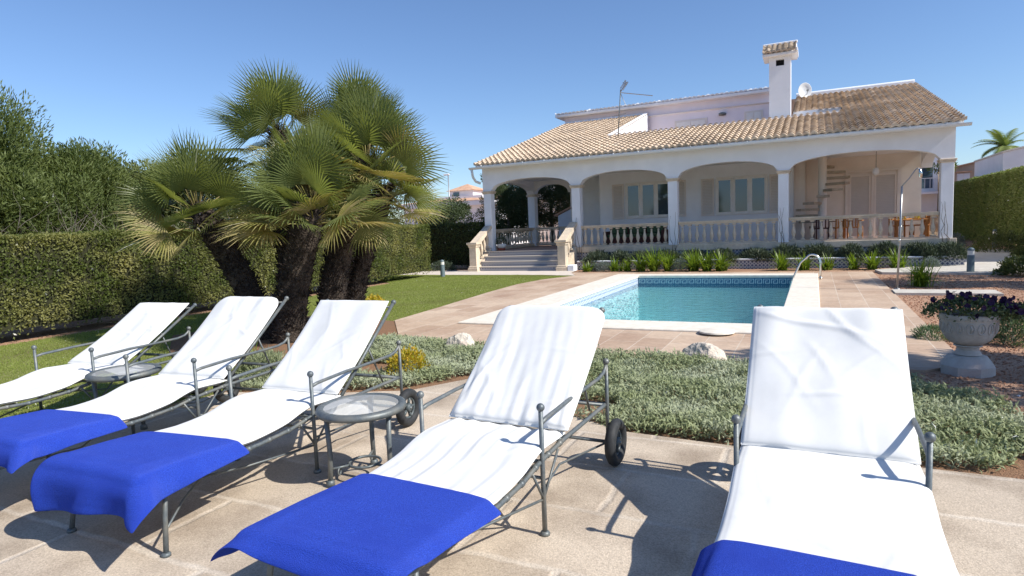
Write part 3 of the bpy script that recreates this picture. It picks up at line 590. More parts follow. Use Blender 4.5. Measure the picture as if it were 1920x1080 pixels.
hp('door_frame', MB().box(1.00,1.11,25.43,25.499,FL,3.06).box(2.59,2.70,25.43,25.499,FL,3.06).box(1.81,1.89,25.43,25.499,FL,3.06).box(1.0,2.7,25.43,25.499,3.061,3.12), M['shutter'])
# balustrades
bal_prof = [(.062,0),(.062,.05),(.035,.06),(.032,.09),(.045,.14),(.064,.20),(.066,.25),(.055,.31),(.036,.38),(.028,.45),(.034,.49),(.034,.50),(.028,.52),(.056,.55),(.058,.60)]
bb = MB(); bb.box(-.062,.062,-.062,.062,0,.045); bb.lathe(bal_prof[2:13], (0,0,0), 10); bb.box(-.058,.058,-.058,.058,.55,.60)
bb_me = bb.build('baluster', M['stone'], None, 'auto'); first_b = [bb_me]
def place_bal(parent, x, y, z):
    o = first_b.pop() if first_b else bb_me.copy()
    if o is not bb_me: COL.objects.link(o)
    o.parent = parent; o.location = (x+4, y-26, z); return o
def balustrade(p0, p1, n, z0=FL, skip0=.0):
    p0 = Vector(p0); p1 = Vector(p1); d = p1-p0; L = d.length; d.normalize(); s = Vector((-d.y, d.x)); m_ = MB(); rl_ = MB()
    def ob(mb, w_, za, zb_):
        q = [p0-s*w_, p1-s*w_, p1+s*w_, p0+s*w_]; mb.prism([(v.x,v.y) for v in q], za, zb_)
    ob(rl_, .10, z0+.74, z0+.79); ob(rl_, .12, z0+.791, z0+.845); ob(rl_, .10, z0+.02, z0+.12)
    o = hp('balustrade', rl_, M['stone'])
    for i in range(n):
        q = p0+d*L*(i+.5)/n; place_bal(o, q.x, q.y, z0+.13)
    return o
YBL = 21.80
balustrade((cols[1][1], YBL), (cols[2][0], YBL), 13); balustrade((cols[2][1], YBL), (cols[3][0], YBL), 13); balustrade((cols[3][1], YBL), (cols[4][0], YBL), 15)
balustrade((-11.54, 21.99), (-11.54, 25.86), 14); balustrade((-11.37, 26.05), (-9.7, 26.05), 9); balustrade((3.45,21.99),(3.45,25.4),13)
# steps
sx0, sx1 = -11.45, -8.0
st = MB(); tr_ = MB()
for k in range(4):
    ya_ = 20.45+k*.29; st.box(sx0, sx1, ya_, 21.61, k*.18 if k else 0, (k+1)*.18-.031 if k < 3 else .689); tr_.box(sx0, sx1, ya_-.02, ya_+.30 if k < 3 else 21.6, (k+1)*.18-.03, (k+1)*.18)
s_o = hp('steps', st, M['bluetile']); hp('tread', tr_, mat('grey_step_tile', (.48,.42,.36), (.58,.52,.45), .5, 20), s_o)
for xc in (-11.55, -7.98):
    pl = MB(); pl.sqlathe([(.20,0),(.20,.14),(.175,.15),(.175,.20),(.145,.22),(.14,.90),(.17,.95),(.17,1.0),(.215,1.03),(.215,1.10)], (xc,20.45,0)); o = hp('stair_pillar', pl, M['stone'])
    ra = MB(); ra.extrude([(0,20.62,1.0),(0,21.64,1.60),(0,21.64,1.72),(0,20.40,1.10),(0,20.62,1.10)], 0, xc-.15, xc+.15); ra.extrude([(0,20.5,0),(0,21.62,0),(0,21.62,.85),(0,20.62,.18)], 0, xc-.12, xc+.12); hp('stair_rail', ra, M['stone'], o)
    for k in range(4):
        q = bb_me.copy(); COL.objects.link(q); q.parent = o; yy_ = 20.78+k*.24; q.location = (xc+4, yy_-26, .20+(yy_-20.62)*.67+.08); q.scale = (1,1,1.22)
hp('step_block', MB().box(-7.75,-7.5,20.25,20.6,0,.22,.02), M['white_wall'], s_o)
# planter in front of the plinth
hp('planter_wall', MB().box(-7.6, 3.75, 20.86, 20.99, 0, .28), M['bluetile']); hp('planter_coping', MB().box(-7.6, 3.78, 20.83, 21.02, .281, .32, .008), M['white_wall']); hp('planter_soil', MB().box(-7.6, 3.7, 21.021, 21.6, 0, .24), M['soil'])
# spiral stair
TREAD = mat('stair_tread_stone', (.34,.28,.20), (.46,.38,.29), .85, 9)
ss = MB(); cx, cy = .25, 24.2; ss.tube([(cx,cy,FL),(cx,cy,3.62)], .14, 14); stair = hp('spiral_stair', ss, M['bay_wall'], None, 'auto')
for k in range(12):
    a = R((k-8.7)*33); z = FL+.2+k*.21; t = MB(); d = Vector((math.cos(a), math.sin(a))); s = Vector((-d.y, d.x)); q0 = .12; q1 = .82
    t.prism([(cx+d.x*q0-s.x*.06, cy+d.y*q0-s.y*.06), (cx+d.x*q1-s.x*.20, cy+d.y*q1-s.y*.20), (cx+d.x*q1+s.x*.20, cy+d.y*q1+s.y*.20), (cx+d.x*q0+s.x*.06, cy+d.y*q0+s.y*.06)], z, z+.085)
    hp('tread', t, TREAD, stair)
hp('stair_newel', MB().box(-.66,-.30,24.95,25.45,FL,3.6), M['bay_wall'], stair)

# things on or in the house
def simple(name, loc, label, cat, rz=0, group=None): return empty(name, loc, rz, label, cat, group)
an = simple('tv_antenna', (-7.05,24.5,4.9), 'thin metal television antenna on a mast rising from the roof', 'antenna')
a_ = MB().tube([(0,0,0),(.16,0,1.95)], .022, 6); a_.build('mast', M['metal'], an, True)
bm = MB().tube([(.14,0,1.83),(1.42,0,1.55)], .016, 5)
for k in range(12): q = Vector((.3+k*.095,0,1.795-k*.0215)); bm.tube([(q.x,-.12,q.z),(q.x,.12,q.z)], .006, 4)
bm.build('boom', M['galv'], an)
MB().tube([(.14,0,1.83),(.4,0,2.2)], .02, 5).tube([(.14,0,1.83),(.36,0,1.3)], .012, 5).tube([(.33,-.3,2.15),(.33,.3,2.15)], .01, 4).tube([(.38,-.25,2.2),(.38,.25,2.2)], .01, 4).tube([(.2,-.2,1.95),(.42,-.2,2.24)], .012, 4).tube([(.2,.2,1.95),(.42,.2,2.24)], .012, 4).tube([(.2,-.1,1.95),(.42,-.1,2.24)], .012, 4).tube([(.2,.1,1.95),(.42,.1,2.24)], .012, 4).build('reflector', M['galv'], an)
MB().tube([(-.15,0,.95),(.35,0,1.0)], .014, 5).tube([(.0,-.1,.97),(.0,.3,.97)], .01, 5).build('crossbar', M['galv'], an)
ds = simple('satellite_dish', (-.45,30.9,6.72), 'white round satellite dish on the roof ridge behind the chimney', 'satellite dish', R(28)); ds.scale = (.82,.82,.82)
V = []; 
dm = MB().lathe([(.001,0),(.12,.01),(.24,.04),(.36,.10),(.37,.10),(.25,.03),(.001,-.012)], (0,0,0), 24, cap=False); dm.V = [(x, -z*1.0-.05, y*1.12+.42) for x, y, z in dm.V]; dm.build('reflector', M['white_metal'], ds, True)
MB().tube([(0,.06,0),(0,.06,.4)], .025, 8).tube([(0,0,.15),(0,-.35,.2),(0,-.42,.35)], .015, 6).box(-.04,.04,-.46,-.38,.33,.42).build('mount', M['metal'], ds)
pn = simple('pendant_lantern', (1.75,22.9,3.62), 'small lantern hanging on a cord in the widest arch', 'lantern')
MB().tube([(0,0,0),(0,0,-.62)], .008, 5).build('cord', M['metal'], pn); MB().lathe([(.02,-.60),(.08,-.63),(.09,-.75),(.06,-.84),(.01,-.85)], (0,0,0), 10).build('lamp_shade', M['shutter'], pn, True)
# porch furniture
def chair(x, y, rz, m, label, name='wooden_chair', group=None):
    t = simple(name, (x,y,FL), label, 'chair', rz, group)
    MB().box(-.24,.24,-.22,.24,.42,.46,.01).build('seat', m, t)
    b_ = MB().box(-.24,-.20,.2,.24,.46,.80).box(.20,.24,.2,.24,.46,.80).box(-.2,.2,.205,.235,.72,.80,.01)
    for k in range(4): b_.box(-.17+k*.1,-.13+k*.1,.21,.23,.46,.72)
    b_.build('backrest', m, t)
    for sx in (-1,1):
        for sy in (-1,1): MB().box(sx*.22-.02,sx*.22+.02,sy*.2-.02,sy*.2+.02,0,.42).build('leg', m, t)
        MB().box(sx*.25-.02,sx*.25+.02,-.2,.2,.64,.67,.005).build('armrest', m, t)
    return t
chair(.78,23.2,R(200),M['wood'],'orange wooden chair in the porch right of the dark wicker chair'); chair(1.15,23.3,R(160),M['wood'],'orange wooden stool chair in the porch beside the tall planks'); chair(.25,23.1,R(190),M['wicker'],'dark reddish wicker armchair behind the balustrade by the spiral stair','wicker_chair')
chair(2.45,23.1,R(150),M['wood'],'orange wooden chair left of the wooden table by the end column'); chair(3.0,23.4,R(250),M['wood'],'orange wooden chair against the end column of the porch')
tb = simple('wooden_table', (2.75,22.75,FL), 'wooden table with yellow-green pots in the right end of the porch', 'table'); MB().box(-.5,.38,-.3,.3,.60,.64,.01).build('tabletop', M['wood'], tb)
for sx in (-.44,.32):
    for sy in (-.25,.25): MB().box(sx-.025,sx+.025,sy-.025,sy+.025,0,.60).build('leg', M['wood'], tb)
clump('table_plant', 2.45,22.7,FL+.64,.10,.10,.16,120,LV['yellow'],'small yellow-green plant on the porch table, left one','plant',.05,.5,stems=False)
clump('table_plant', 2.85,22.7,FL+.64,.10,.10,.14,120,LV['yellow'],'small yellow-green plant on the porch table, right one','plant',.05,.5,stems=False)
sf = simple('wicker_sofa', (-6.1,23.3,FL), 'low dark wicker sofa with green cushions behind the first balustrade bay', 'sofa')
MB().box(-1.1,1.1,-.38,.38,.12,.34,.02).build('seat_base', M['wicker'], sf); MB().box(-1.1,1.1,.28,.40,.341,.72,.03).build('backrest', M['wicker'], sf)
for sx in (-1.16,1.04): MB().box(sx,sx+.12,-.38,.40,0,.58,.02).build('armrest', M['wicker'], sf)
gc_ = mat('green_cushion', (.06,.10,.05), (.09,.14,.07), .9, 20)
for k in range(3): MB().box(-1.02+k*.69,-.36+k*.69,-.36,.26,.342,.46,.04).build('seat_cushion', gc_, sf, 'auto'); MB().box(-1.0+k*.69,-.38+k*.69,.16,.275,.465,.74,.04).build('back_cushion', gc_, sf, 'auto')
pt = simple('flower_pot', (-11.15,21.95,FL), 'white bowl on a red saucer with a dark plant at the top of the steps', 'plant pot')
MB().lathe([(.12,.0),(.15,.03),(.15,.08),(.13,.09)], (0,0,0), 16).build('saucer', mat('red_clay', (.30,.08,.05), rough=.7), pt, 'auto'); MB().lathe([(.12,.09),(.17,.14),(.19,.22),(.18,.26),(.15,.26),(.14,.22)], (0,0,0), 16).build('pot', M['frame'], pt, True)
clump('pot_plant', -11.15,21.95,FL+.24,.22,.22,.34,500,LV['juniper'],'dark leafy plant growing in the white bowl at the steps','plant',.06,.4,stems=False)
# climbing vines on columns
for (x, side, lb) in ((-7.74,1,'bare climbing vine on the column right of the steps'),(-4.3,1,'bare climbing vine on the column between the two windows'),(-.9,1,'bare climbing vine on the column left of the spiral stair arch'),(3.45,1,'bare climbing vine on the end column at the right')):
    t = simple('climbing_vine', (x,21.58,0), lb, 'vine'); mb = MB()
    for q in range(3):
        p = Vector((0,-.02,.25)); pts_ = [p.copy()]; 
        for k in range(9): p = p+Vector((random.gauss(0,.045),random.uniform(-.004,.004),.15+random.random()*.06)); p.x = max(-.16,min(.16,p.x)); pts_.append(p.copy())
        mb.tube(pts_, [.012*(1-k/12) for k in range(10)], 5)
    mb.build('stem', M['bark'], t)

# ================================================================== SUN LOUNGERS
def seat_z(y):      # height of the rail along the lounger (local y, 0 = front arm post)
    return float(np.interp(y, [-1.15,-.9,-.5,-.2,0,.3,1.05], [.385,.375,.345,.355,.385,.40,.40]))
def pad(name, path, width, thick, m, parent, wr=0, wfreq=9, rtop=0, seed=0, puff=1.0, nu=64, nv=110, xoff=0, crease=None, taper=0):
    P = np.array(path, float); seg = np.linalg.norm(np.diff(P, axis=0), axis=1); cum = np.concatenate([[0], np.cumsum(seg)]); L = cum[-1]
    s = np.linspace(0, L, nv); Y = np.interp(s, cum, P[:,0]); Z = np.interp(s, cum, P[:,1])
    for _ in range(6): Y[1:-1] = (Y[:-2]+Y[1:-1]*2+Y[2:])/4; Z[1:-1] = (Z[:-2]+Z[1:-1]*2+Z[2:])/4
    ty = np.gradient(Y); tz = np.gradient(Z); l = np.hypot(ty, tz); ny_, nz_ = -tz/l, ty/l
    u = np.sin(np.linspace(-1, 1, nu)*math.pi/2)
    U, Sg = np.meshgrid(u, s); hw = np.full(nv, width/2)
    if rtop: k = s > L-rtop; hw[k] = width/2-rtop+np.sqrt(np.maximum(0, rtop**2-(s[k]-(L-rtop))**2))
    hw = hw*(1-taper*(s/L))
    X = U*hw[:,None]+xoff
    edge = (1-np.abs(U)**10)**.5*np.sqrt(np.clip(1-np.abs((Sg/L)*2-1)**24, 0, 1))
    r2 = np.random.default_rng(seed); w_ = np.zeros_like(U)
    for k in range(7): f = wfreq*r2.uniform(.5,1.6); w_ += np.sin(X*f*2.2*r2.uniform(.6,1.4)+Sg*f*r2.normal()*.35+r2.uniform(0,6)+1.3*np.sin(Sg*3+k))*r2.uniform(.4,1)
    w_ = np.sign(w_)*np.abs(w_)**1.2/3.5*wr
    lo = np.zeros_like(U)
    for k in range(5): lo += np.sin(X*r2.normal()*6+Sg*r2.normal()*5+r2.uniform(0,6))*.3
    lo *= .0075; lo -= .0022*np.exp(-((np.abs(U)-.94)/.012)**2)
    for k in range(9):
        c0, c1, an_ = r2.uniform(-.3,.3), r2.uniform(.1,.9)*L, r2.normal()*.5+(math.pi/2 if k % 3 == 0 else 0)
        dd_ = (X-c0)*math.cos(an_)+(Sg-c1)*math.sin(an_); al = -(X-c0)*math.sin(an_)+(Sg-c1)*math.cos(an_); dd_ = dd_+.02*np.sin(al*9+k)
        w_ = w_+r2.uniform(.3,.75)*wr*np.exp(-(dd_/.016)**2)*np.exp(-(al/r2.uniform(.10,.28))**2)
    if crease is not None: w_ = w_*crease(Sg/L, U)
    top = thick*.5*edge*puff+(w_+lo)*edge; bot = -thick*.5*edge
    def sh(h): return np.stack([X, Y[:,None]+ny_[:,None]*(h+thick/2), Z[:,None]+nz_[:,None]*(h+thick/2)], -1).reshape(-1,3)
    V = np.concatenate([sh(top), sh(bot)]); n = nu*nv; I = np.arange(n).reshape(nv, nu)
    Ft = np.stack([I[:-1,:-1], I[:-1,1:], I[1:,1:], I[1:,:-1]], -1).reshape(-1,4); Fb = Ft[:,::-1]+n
    ring = np.concatenate([I[0,:], I[1:,-1], I[-1,-2::-1], I[-2:0:-1,0]]); rn = np.roll(ring, -1)
    Fs = np.stack([rn, ring, ring+n, rn+n], -1)
    o = mesh_obj(name, V, np.concatenate([Ft, Fb, Fs]), m, parent, True)
    rp = (V[ring]+V[ring+n])*.5; rp = [tuple(p) for p in rp[::2]]; MB().tube(rp+[rp[0]], .0042, 6, False).build('piping', m, o, True)
    return o
HW = .355
def lounger(x, y, rz, label, back=(.98,1.02), kind='square', seed=0, wr=.004, wfreq=9, rtop=0, padw=.70, crease=None):
    t = empty('sun_lounger', (x, y, .03), rz, label, 'sun lounger', 'white sun loungers in a row on the stone patio')
    MT = M['metal']; fr = MB()
    for s in (-1, 1):
        ys = np.linspace(-1.15, 1.02, 26); fr.tube([(s*HW, yy, seat_z(yy)) for yy in ys], .0130, 8)
        for yy in np.linspace(-1.0, .25, 9): fr.lathe([(.0185,-.016),(.0185,.016)], (s*HW, yy, seat_z(yy)), 8) if False else fr.tube([(s*HW,yy-.014,seat_z(yy-.014)),(s*HW,yy+.014,seat_z(yy+.014))], .0165, 8)
    for yy in (-1.15,-.6,0.0,.3,1.0): fr.tube([(-HW,yy,seat_z(yy)),(HW,yy,seat_z(yy))], .011, 6)
    for k in range(6): fr.tube([(-HW+.11*(k+.9),-1.15,.38),(-HW+.11*(k+.9),-.6,.34),(-HW+.11*(k+.9),.3,.39)], .004, 4)
    fr.build('frame', MT, t, True)
    for s in (-1, 1):
        lg = MB().tube([(s*HW*.99,-1.06,seat_z(-1.06)),(s*(HW+.01),-1.09,.2),(s*(HW+.025),-1.115,.01)], [.0125,.0125,.0135], 8); lg.lathe([(.024,0),(.024,.012),(.016,.02)], (s*(HW+.025),-1.115,-.0), 10); lg.build('leg', MT, t, True)
        X = s*(HW+.012); ar = MB()
        ar.tube([(X,0,.0),(X,0,.30),(X,0,.655)], [.0135,.0125,.0120], 9); ar.lathe([(.026,0),(.026,.012),(.018,.022)], (X,0,0), 10)
        ar.tube([(X,1.02,.13),(X,1.02,.40),(X,1.02,.66)], [.0125,.0125,.0120], 9)
        ar.tube([(X,0,.585),(X,.06,.595),(X,.35,.605),(X,.7,.605),(X,.88,.608),(X,.96,.622),(X,1.0,.645),(X,1.02,.67)], .0118, 8)
        ao = ar.build('armrest', MT, t, True)
        MB().ball((X,0,.668), .0215, 14, 9).build('finial', MT, ao, True); MB().ball((X,1.02,.684), .0215, 14, 9).build('finial', MT, ao, True)
    bc = MB()
    for s in (-1, 1):
        X = s*(HW+.012); bc.tube([(X,0,.19),(X*.5,-.42,.175),(X*.12,-.62,.17)], .0068, 6); bc.tube([(s*(HW+.015),-1.1,.12),(X*.5,-.85,.15),(X*.12,-.62,.17)], .0068, 6)
        bc.tube([(X,0,.19),(X,-.12,.365)], .0075, 6); bc.tube([(X,0,.24),(X*.6,.55,.15),(X,1.02,.15)], .0068, 6); bc.tube([(X,0,.19),(X,.2,.385)], .0075, 6)
    bc.tube([(-HW,1.02,.15),(HW,1.02,.15)], .012, 8); bc.tube([(-HW,1.02,.40),(HW,1.02,.40)], .011, 8); bc.tube([(-HW,0,.30),(HW,0,.30)], .009, 6)
    bc.build('brace', MT, t, True)
    for s in (-1, 1):
        X = s*(HW+.065); wo = empty('wheel', (X,1.02,.155), 0); wo.parent = t
        MB().torus((0,0,0), .118, .036, 0, 30, 10).build('tyre', M['rubber'], wo, True)
        hb = MB().lathe([(.022,-.028),(.035,-.02),(.035,.02),(.022,.028)], (0,0,0), 14, 0); hb.torus((0,0,0), .084, .012, 0, 24, 6)
        for k in range(5):
            a = 2*math.pi*k/5; hb.tube([(0,.02*math.cos(a),.02*math.sin(a)),(0,.086*math.cos(a),.086*math.sin(a))], .013, 6)
        hb.build('rim', M['hub'], wo, True)
        MB().tube([(-s*.06,0,0),(s*.035,0,0)], .012, 8).build('axle', MT, wo, True)
    # back frame from the hinge up to the top end
    by, bz = back; d = Vector((0, by-.30, bz-.42)); L = d.length; d.normalize(); bf = MB()
    for s in (-1, 1):
        bf.tube([(s*(HW-.02),.30,.41), tuple(Vector((s*(HW-.02),.30,.41))+d*(L+.02))], .0135, 8)
        tp = Vector((s*(HW-.02),.30,.41))+d*(L+.035); bf.ball(tuple(tp), .021, 12, 8)
        bf.tube([tuple(Vector((s*(HW-.05),.30,.41))+d*L*.55), (s*(HW-.05),.86,.40)], .008, 6)
    for q in (.1,.55,.98): a = Vector((0,.30,.41))+d*L*q; bf.tube([(-HW+.02,a.y,a.z),(HW-.02,a.y,a.z)], .010, 6)
    bf.build('backrest_frame', MT, t, True)
    path = [(y_, seat_z(y_)+.012+(.028*math.exp(-((y_+.02)/.20)**2))) for y_ in np.linspace(-1.2, .30, 22)]
    pad('seat_cushion', path, padw, .052, M['cushion'], t, wr*.75, wfreq*.7, 0, seed, 1.0, nv=130)
    n_ = Vector((0, -d.z, d.y)); b0 = Vector((0,.285,.435))+n_*.006; pb = []
    for q in np.linspace(0, 1.0, 16):
        c = b0+d*(L*q*.985); sag = -.02*math.sin(math.pi*q); c = c+n_*sag; pb.append((c.y, c.z))
    pad('back_cushion', pb, padw+(.02 if kind == 'puffy' else .0), .052 if kind != 'puffy' else .075, M['cushion'], t, wr, wfreq, rtop, seed+3, 1.0, xoff=.022 if kind == 'puffy' else 0, crease=crease, taper=.03 if kind == 'square' else 0)
    return t
bottom_heavy = lambda s, u: np.clip(1.25-s*1.1, .15, 1.2)
lounger(-5.98, 3.10, R(6), 'white sun lounger at the far left by the lawn, backrest leaned lowest, no towel', (1.12,.90), 'square', 1, .006)
lounger(-4.585, 3.05, R(4.5), 'white sun lounger with rounded backrest top, second from the left in front of the palms', (1.05,1.0), 'round', 12, .007, 10, .13, .72)
lounger(-3.335, 2.98, R(2), 'white square-backed sun lounger in the middle of the row, glass table at its right side', (1.00,1.0), 'square', 23, .006)
lounger(-1.595, 2.78, R(-1.3), 'white sun lounger with a creased puffy backrest, right of the glass table', (1.03,1.0), 'puffy', 34, .009, 22, .10, .735, crease=bottom_heavy)
lounger(.055, 2.88, R(0), 'white square-backed sun lounger at the far right of the row, closest to the camera', (.95,1.03), 'square', 45, .010, 7, 0, .745)

# ------------------------------------------------------------------ towels (cloth settled with a small position-based solver)
def towel(x, y, rz, label, W=.92, H=.86, cx=0, y_back=-.55, tw=0, seed=0, fold=True, iters=300, pert=.01):
    n, m_ = 50, 46; r2 = np.random.default_rng(seed); dx = W/(n-1); dy = H/(m_-1)
    gx, gy = np.meshgrid(np.linspace(-W/2, W/2, n), np.linspace(0, -H, m_)); c, s = math.cos(tw), math.sin(tw)
    P = np.stack([cx+gx*c-gy*s, y_back+gx*s+gy*c, np.full_like(gx, .455)], -1); P[...,2] += r2.normal(size=gx.shape)*.001+.01*np.sin(gx*9+seed)*np.sin(gy*7)
    Q = P.copy(); hx, y0_, y1_, zt, zb_ = .384, -1.235, .3, .0, .0; rad = .03
    def collide(P):
        X, Y, Z = P[...,0], P[...,1], P[...,2]; ztop = np.interp(Y, [-1.15,-.9,-.5,-.2,0], [.385,.375,.345,.355,.385])+.012+.052+.028*np.exp(-((Y+.02)/.2)**2)+.012
        ztop = ztop-.016*np.clip((np.abs(X)/hx), 0, 1)**6
        cxm = (0, (y0_+y1_)/2); px = np.abs(X)-(hx-rad); py = np.abs(Y-cxm[1])-((y1_-y0_)/2-rad); hz = .05; zc = ztop-hz; pz = np.abs(Z-zc)-(hz-rad)
        ox_ = np.maximum(px,0); oy_ = np.maximum(py,0); oz_ = np.maximum(pz,0); d = np.sqrt(ox_**2+oy_**2+oz_**2)+np.minimum(np.maximum(np.maximum(px,py),pz),0)-rad
        ins = d < 0; out_ = np.sqrt(ox_**2+oy_**2+oz_**2)
        sgx = np.sign(X); sgy = np.sign(Y-cxm[1]); sgz = np.sign(Z-zc)
        nx = np.where(out_ > 1e-6, ox_*sgx/np.maximum(out_,1e-6), 0); ny = np.where(out_ > 1e-6, oy_*sgy/np.maximum(out_,1e-6), 0); nz = np.where(out_ > 1e-6, oz_*sgz/np.maximum(out_,1e-6), 1.0)
        push = np.where(ins, -d, 0)[...,None]; P += np.stack([nx,ny,nz], -1)*push; return ins
    def con(A, B, rest, k=1.0):
        d = B-A; l = np.linalg.norm(d, axis=-1, keepdims=True); cor = d*(1-rest/np.maximum(l,1e-9))*.5*k; A += cor; B -= cor
    diag = math.hypot(dx, dy); dt = .010
    for it in range(iters):
        vel = (P-Q)*.985; Q = P.copy(); P = P+vel; P[...,2] -= 9.8*dt*dt
        for _ in range(11):
            for k in (0,1): con(P[:,k:n-1:2], P[:,k+1:n:2][:, :P[:,k:n-1:2].shape[1]], dx); con(P[k:m_-1:2], P[k+1:m_:2][:P[k:m_-1:2].shape[0]], dy)
            for k in (0,1):
                for q in (0,1):
                    A = P[k:m_-1:2, q:n-1:2]; B = P[k+1:m_:2, q+1:n:2]; hh_, ww_ = min(A.shape[0],B.shape[0]), min(A.shape[1],B.shape[1]); con(A[:hh_,:ww_], B[:hh_,:ww_], diag, .5)
                    A = P[k+1:m_:2, q:n-1:2]; B = P[k:m_-1:2, q+1:n:2]; hh_, ww_ = min(A.shape[0],B.shape[0]), min(A.shape[1],B.shape[1]); con(A[:hh_,:ww_], B[:hh_,:ww_], diag, .5)
            for st_ in (3,7):
                for k in range(2*st_):
                    A = P[:, k:n-st_:2*st_]; B = P[:, k+st_:n:2*st_]; ww_ = min(A.shape[1],B.shape[1]); con(A[:,:ww_], B[:,:ww_], st_*dx, .6)
                    A = P[k:m_-st_:2*st_]; B = P[k+st_:m_:2*st_]; hh_ = min(A.shape[0],B.shape[0]); con(A[:hh_], B[:hh_], st_*dy, .6)
        ins = collide(P); P[...,2] = np.maximum(P[...,2], .02); P[ins,:2] += (Q[ins,:2]-P[ins,:2])*.9; Q[ins] = P[ins]
    N_ = np.cross(np.gradient(P, axis=1), np.gradient(P, axis=0)); N_ /= np.maximum(np.linalg.norm(N_, axis=-1, keepdims=True), 1e-9)
    if N_[m_//4, n//2, 2] < 0: N_ = -N_
    T = np.full(gx.shape, .007); hem = np.minimum(np.minimum(np.arange(n)[None,:], n-1-np.arange(n)[None,:])*dx, np.minimum(np.arange(m_)[:,None], m_-1-np.arange(m_)[:,None])*dy)
    T = T+.003*(hem < .018)
    T = T*(np.clip(hem/.012, 0, 1)*.85+.15)
    V = np.concatenate([(P+N_*T[...,None]*.5).reshape(-1,3), (P-N_*T[...,None]*.5).reshape(-1,3)]); I = np.arange(n*m_).reshape(m_, n); k_ = n*m_
    Ft = np.stack([I[:-1,:-1], I[1:,:-1], I[1:,1:], I[:-1,1:]], -1).reshape(-1,4); ring = np.concatenate([I[0,:], I[1:,-1], I[-1,-2::-1], I[-2:0:-1,0]]); rn = np.roll(ring,-1)
    o = mesh_obj('towel', V, np.concatenate([Ft, Ft[:,::-1]+k_, np.stack([ring, rn, rn+k_, ring+k_], -1)]), M['towel'], None, True)
    o.location = (x, y, .03); o.rotation_euler = (0,0,rz); tag(o, label, 'towel', 'blue towels over the foot ends of the loungers')
    md = o.modifiers.new('sub', 'SUBSURF'); md.levels = 1; md.render_levels = 1
    return o
towel(-4.585, 3.05, R(4.5), 'blue towel on the lounger with the rounded backrest, cut by the left picture edge', .90, .74, .01, -.62, R(2), 1)
towel(-3.335, 2.98, R(2), 'blue towel hanging in deep folds from the foot of the middle lounger', .91, .80, .0, -.62, R(5), 2)
towel(-1.595, 2.78, R(-1.3), 'blue towel spread over the foot of the lounger with the creased backrest, bottom centre', .90, .78, -.01, -.52, R(-2), 3)
towel(.065, 2.88, R(0), 'blue towel at the bottom right corner on the nearest lounger', .90, .72, -.0, -.66, R(-3), 4)

# ------------------------------------------------------------------ side tables
def side_table(x, y, label):
    t = empty('side_table', (x, y, .03), R(20), label, 'side table', 'round iron side tables with glass tops')
    MB().lathe([(.232,.452),(.262,.447),(.278,.453),(.284,.47),(.278,.486),(.262,.494),(.240,.493),(.232,.485)], (0,0,0), 48, cap=False).add([], []).build('rim', M['metal'], t, True)
    MB().add([(.236*math.cos(2*math.pi*k/40),.236*math.sin(2*math.pi*k/40),.486) for k in range(40)],[list(range(40))]).build('glass_top', M['glass'], t)
    for k in range(3):
        a = R(95+120*k); c, s = math.cos(a), math.sin(a)
        MB().tube([(.225*c,.225*s,.455),(.215*c,.215*s,.2),(.225*c,.225*s,.01)], .0165, 8).lathe([(.027,0),(.027,.03),(.018,.042)], (.225*c,.225*s,0), 10).lathe([(.022,.43),(.022,.45)], (.225*c,.225*s,0), 10).build('leg', M['metal'], t, True)
    b_ = MB().torus((0,0,.11), .10, .009, 2, 30, 6)
    for k in range(3):
        a = R(95+120*k); c, s = math.cos(a), math.sin(a); b_.tube([(.215*c,.215*s,.11),(.10*c,.10*s,.11)], .008, 6); b_.torus((.165*c,.165*s,.085), .022, .006, 0, 14, 6)
    b_.build('stretcher', M['metal'], t, True); return t
side_table(-2.59, 3.03, 'round iron side table with glass top between the middle lounger and the creased one')
side_table(-5.32, 3.22, 'round iron side table between the two leftmost loungers')

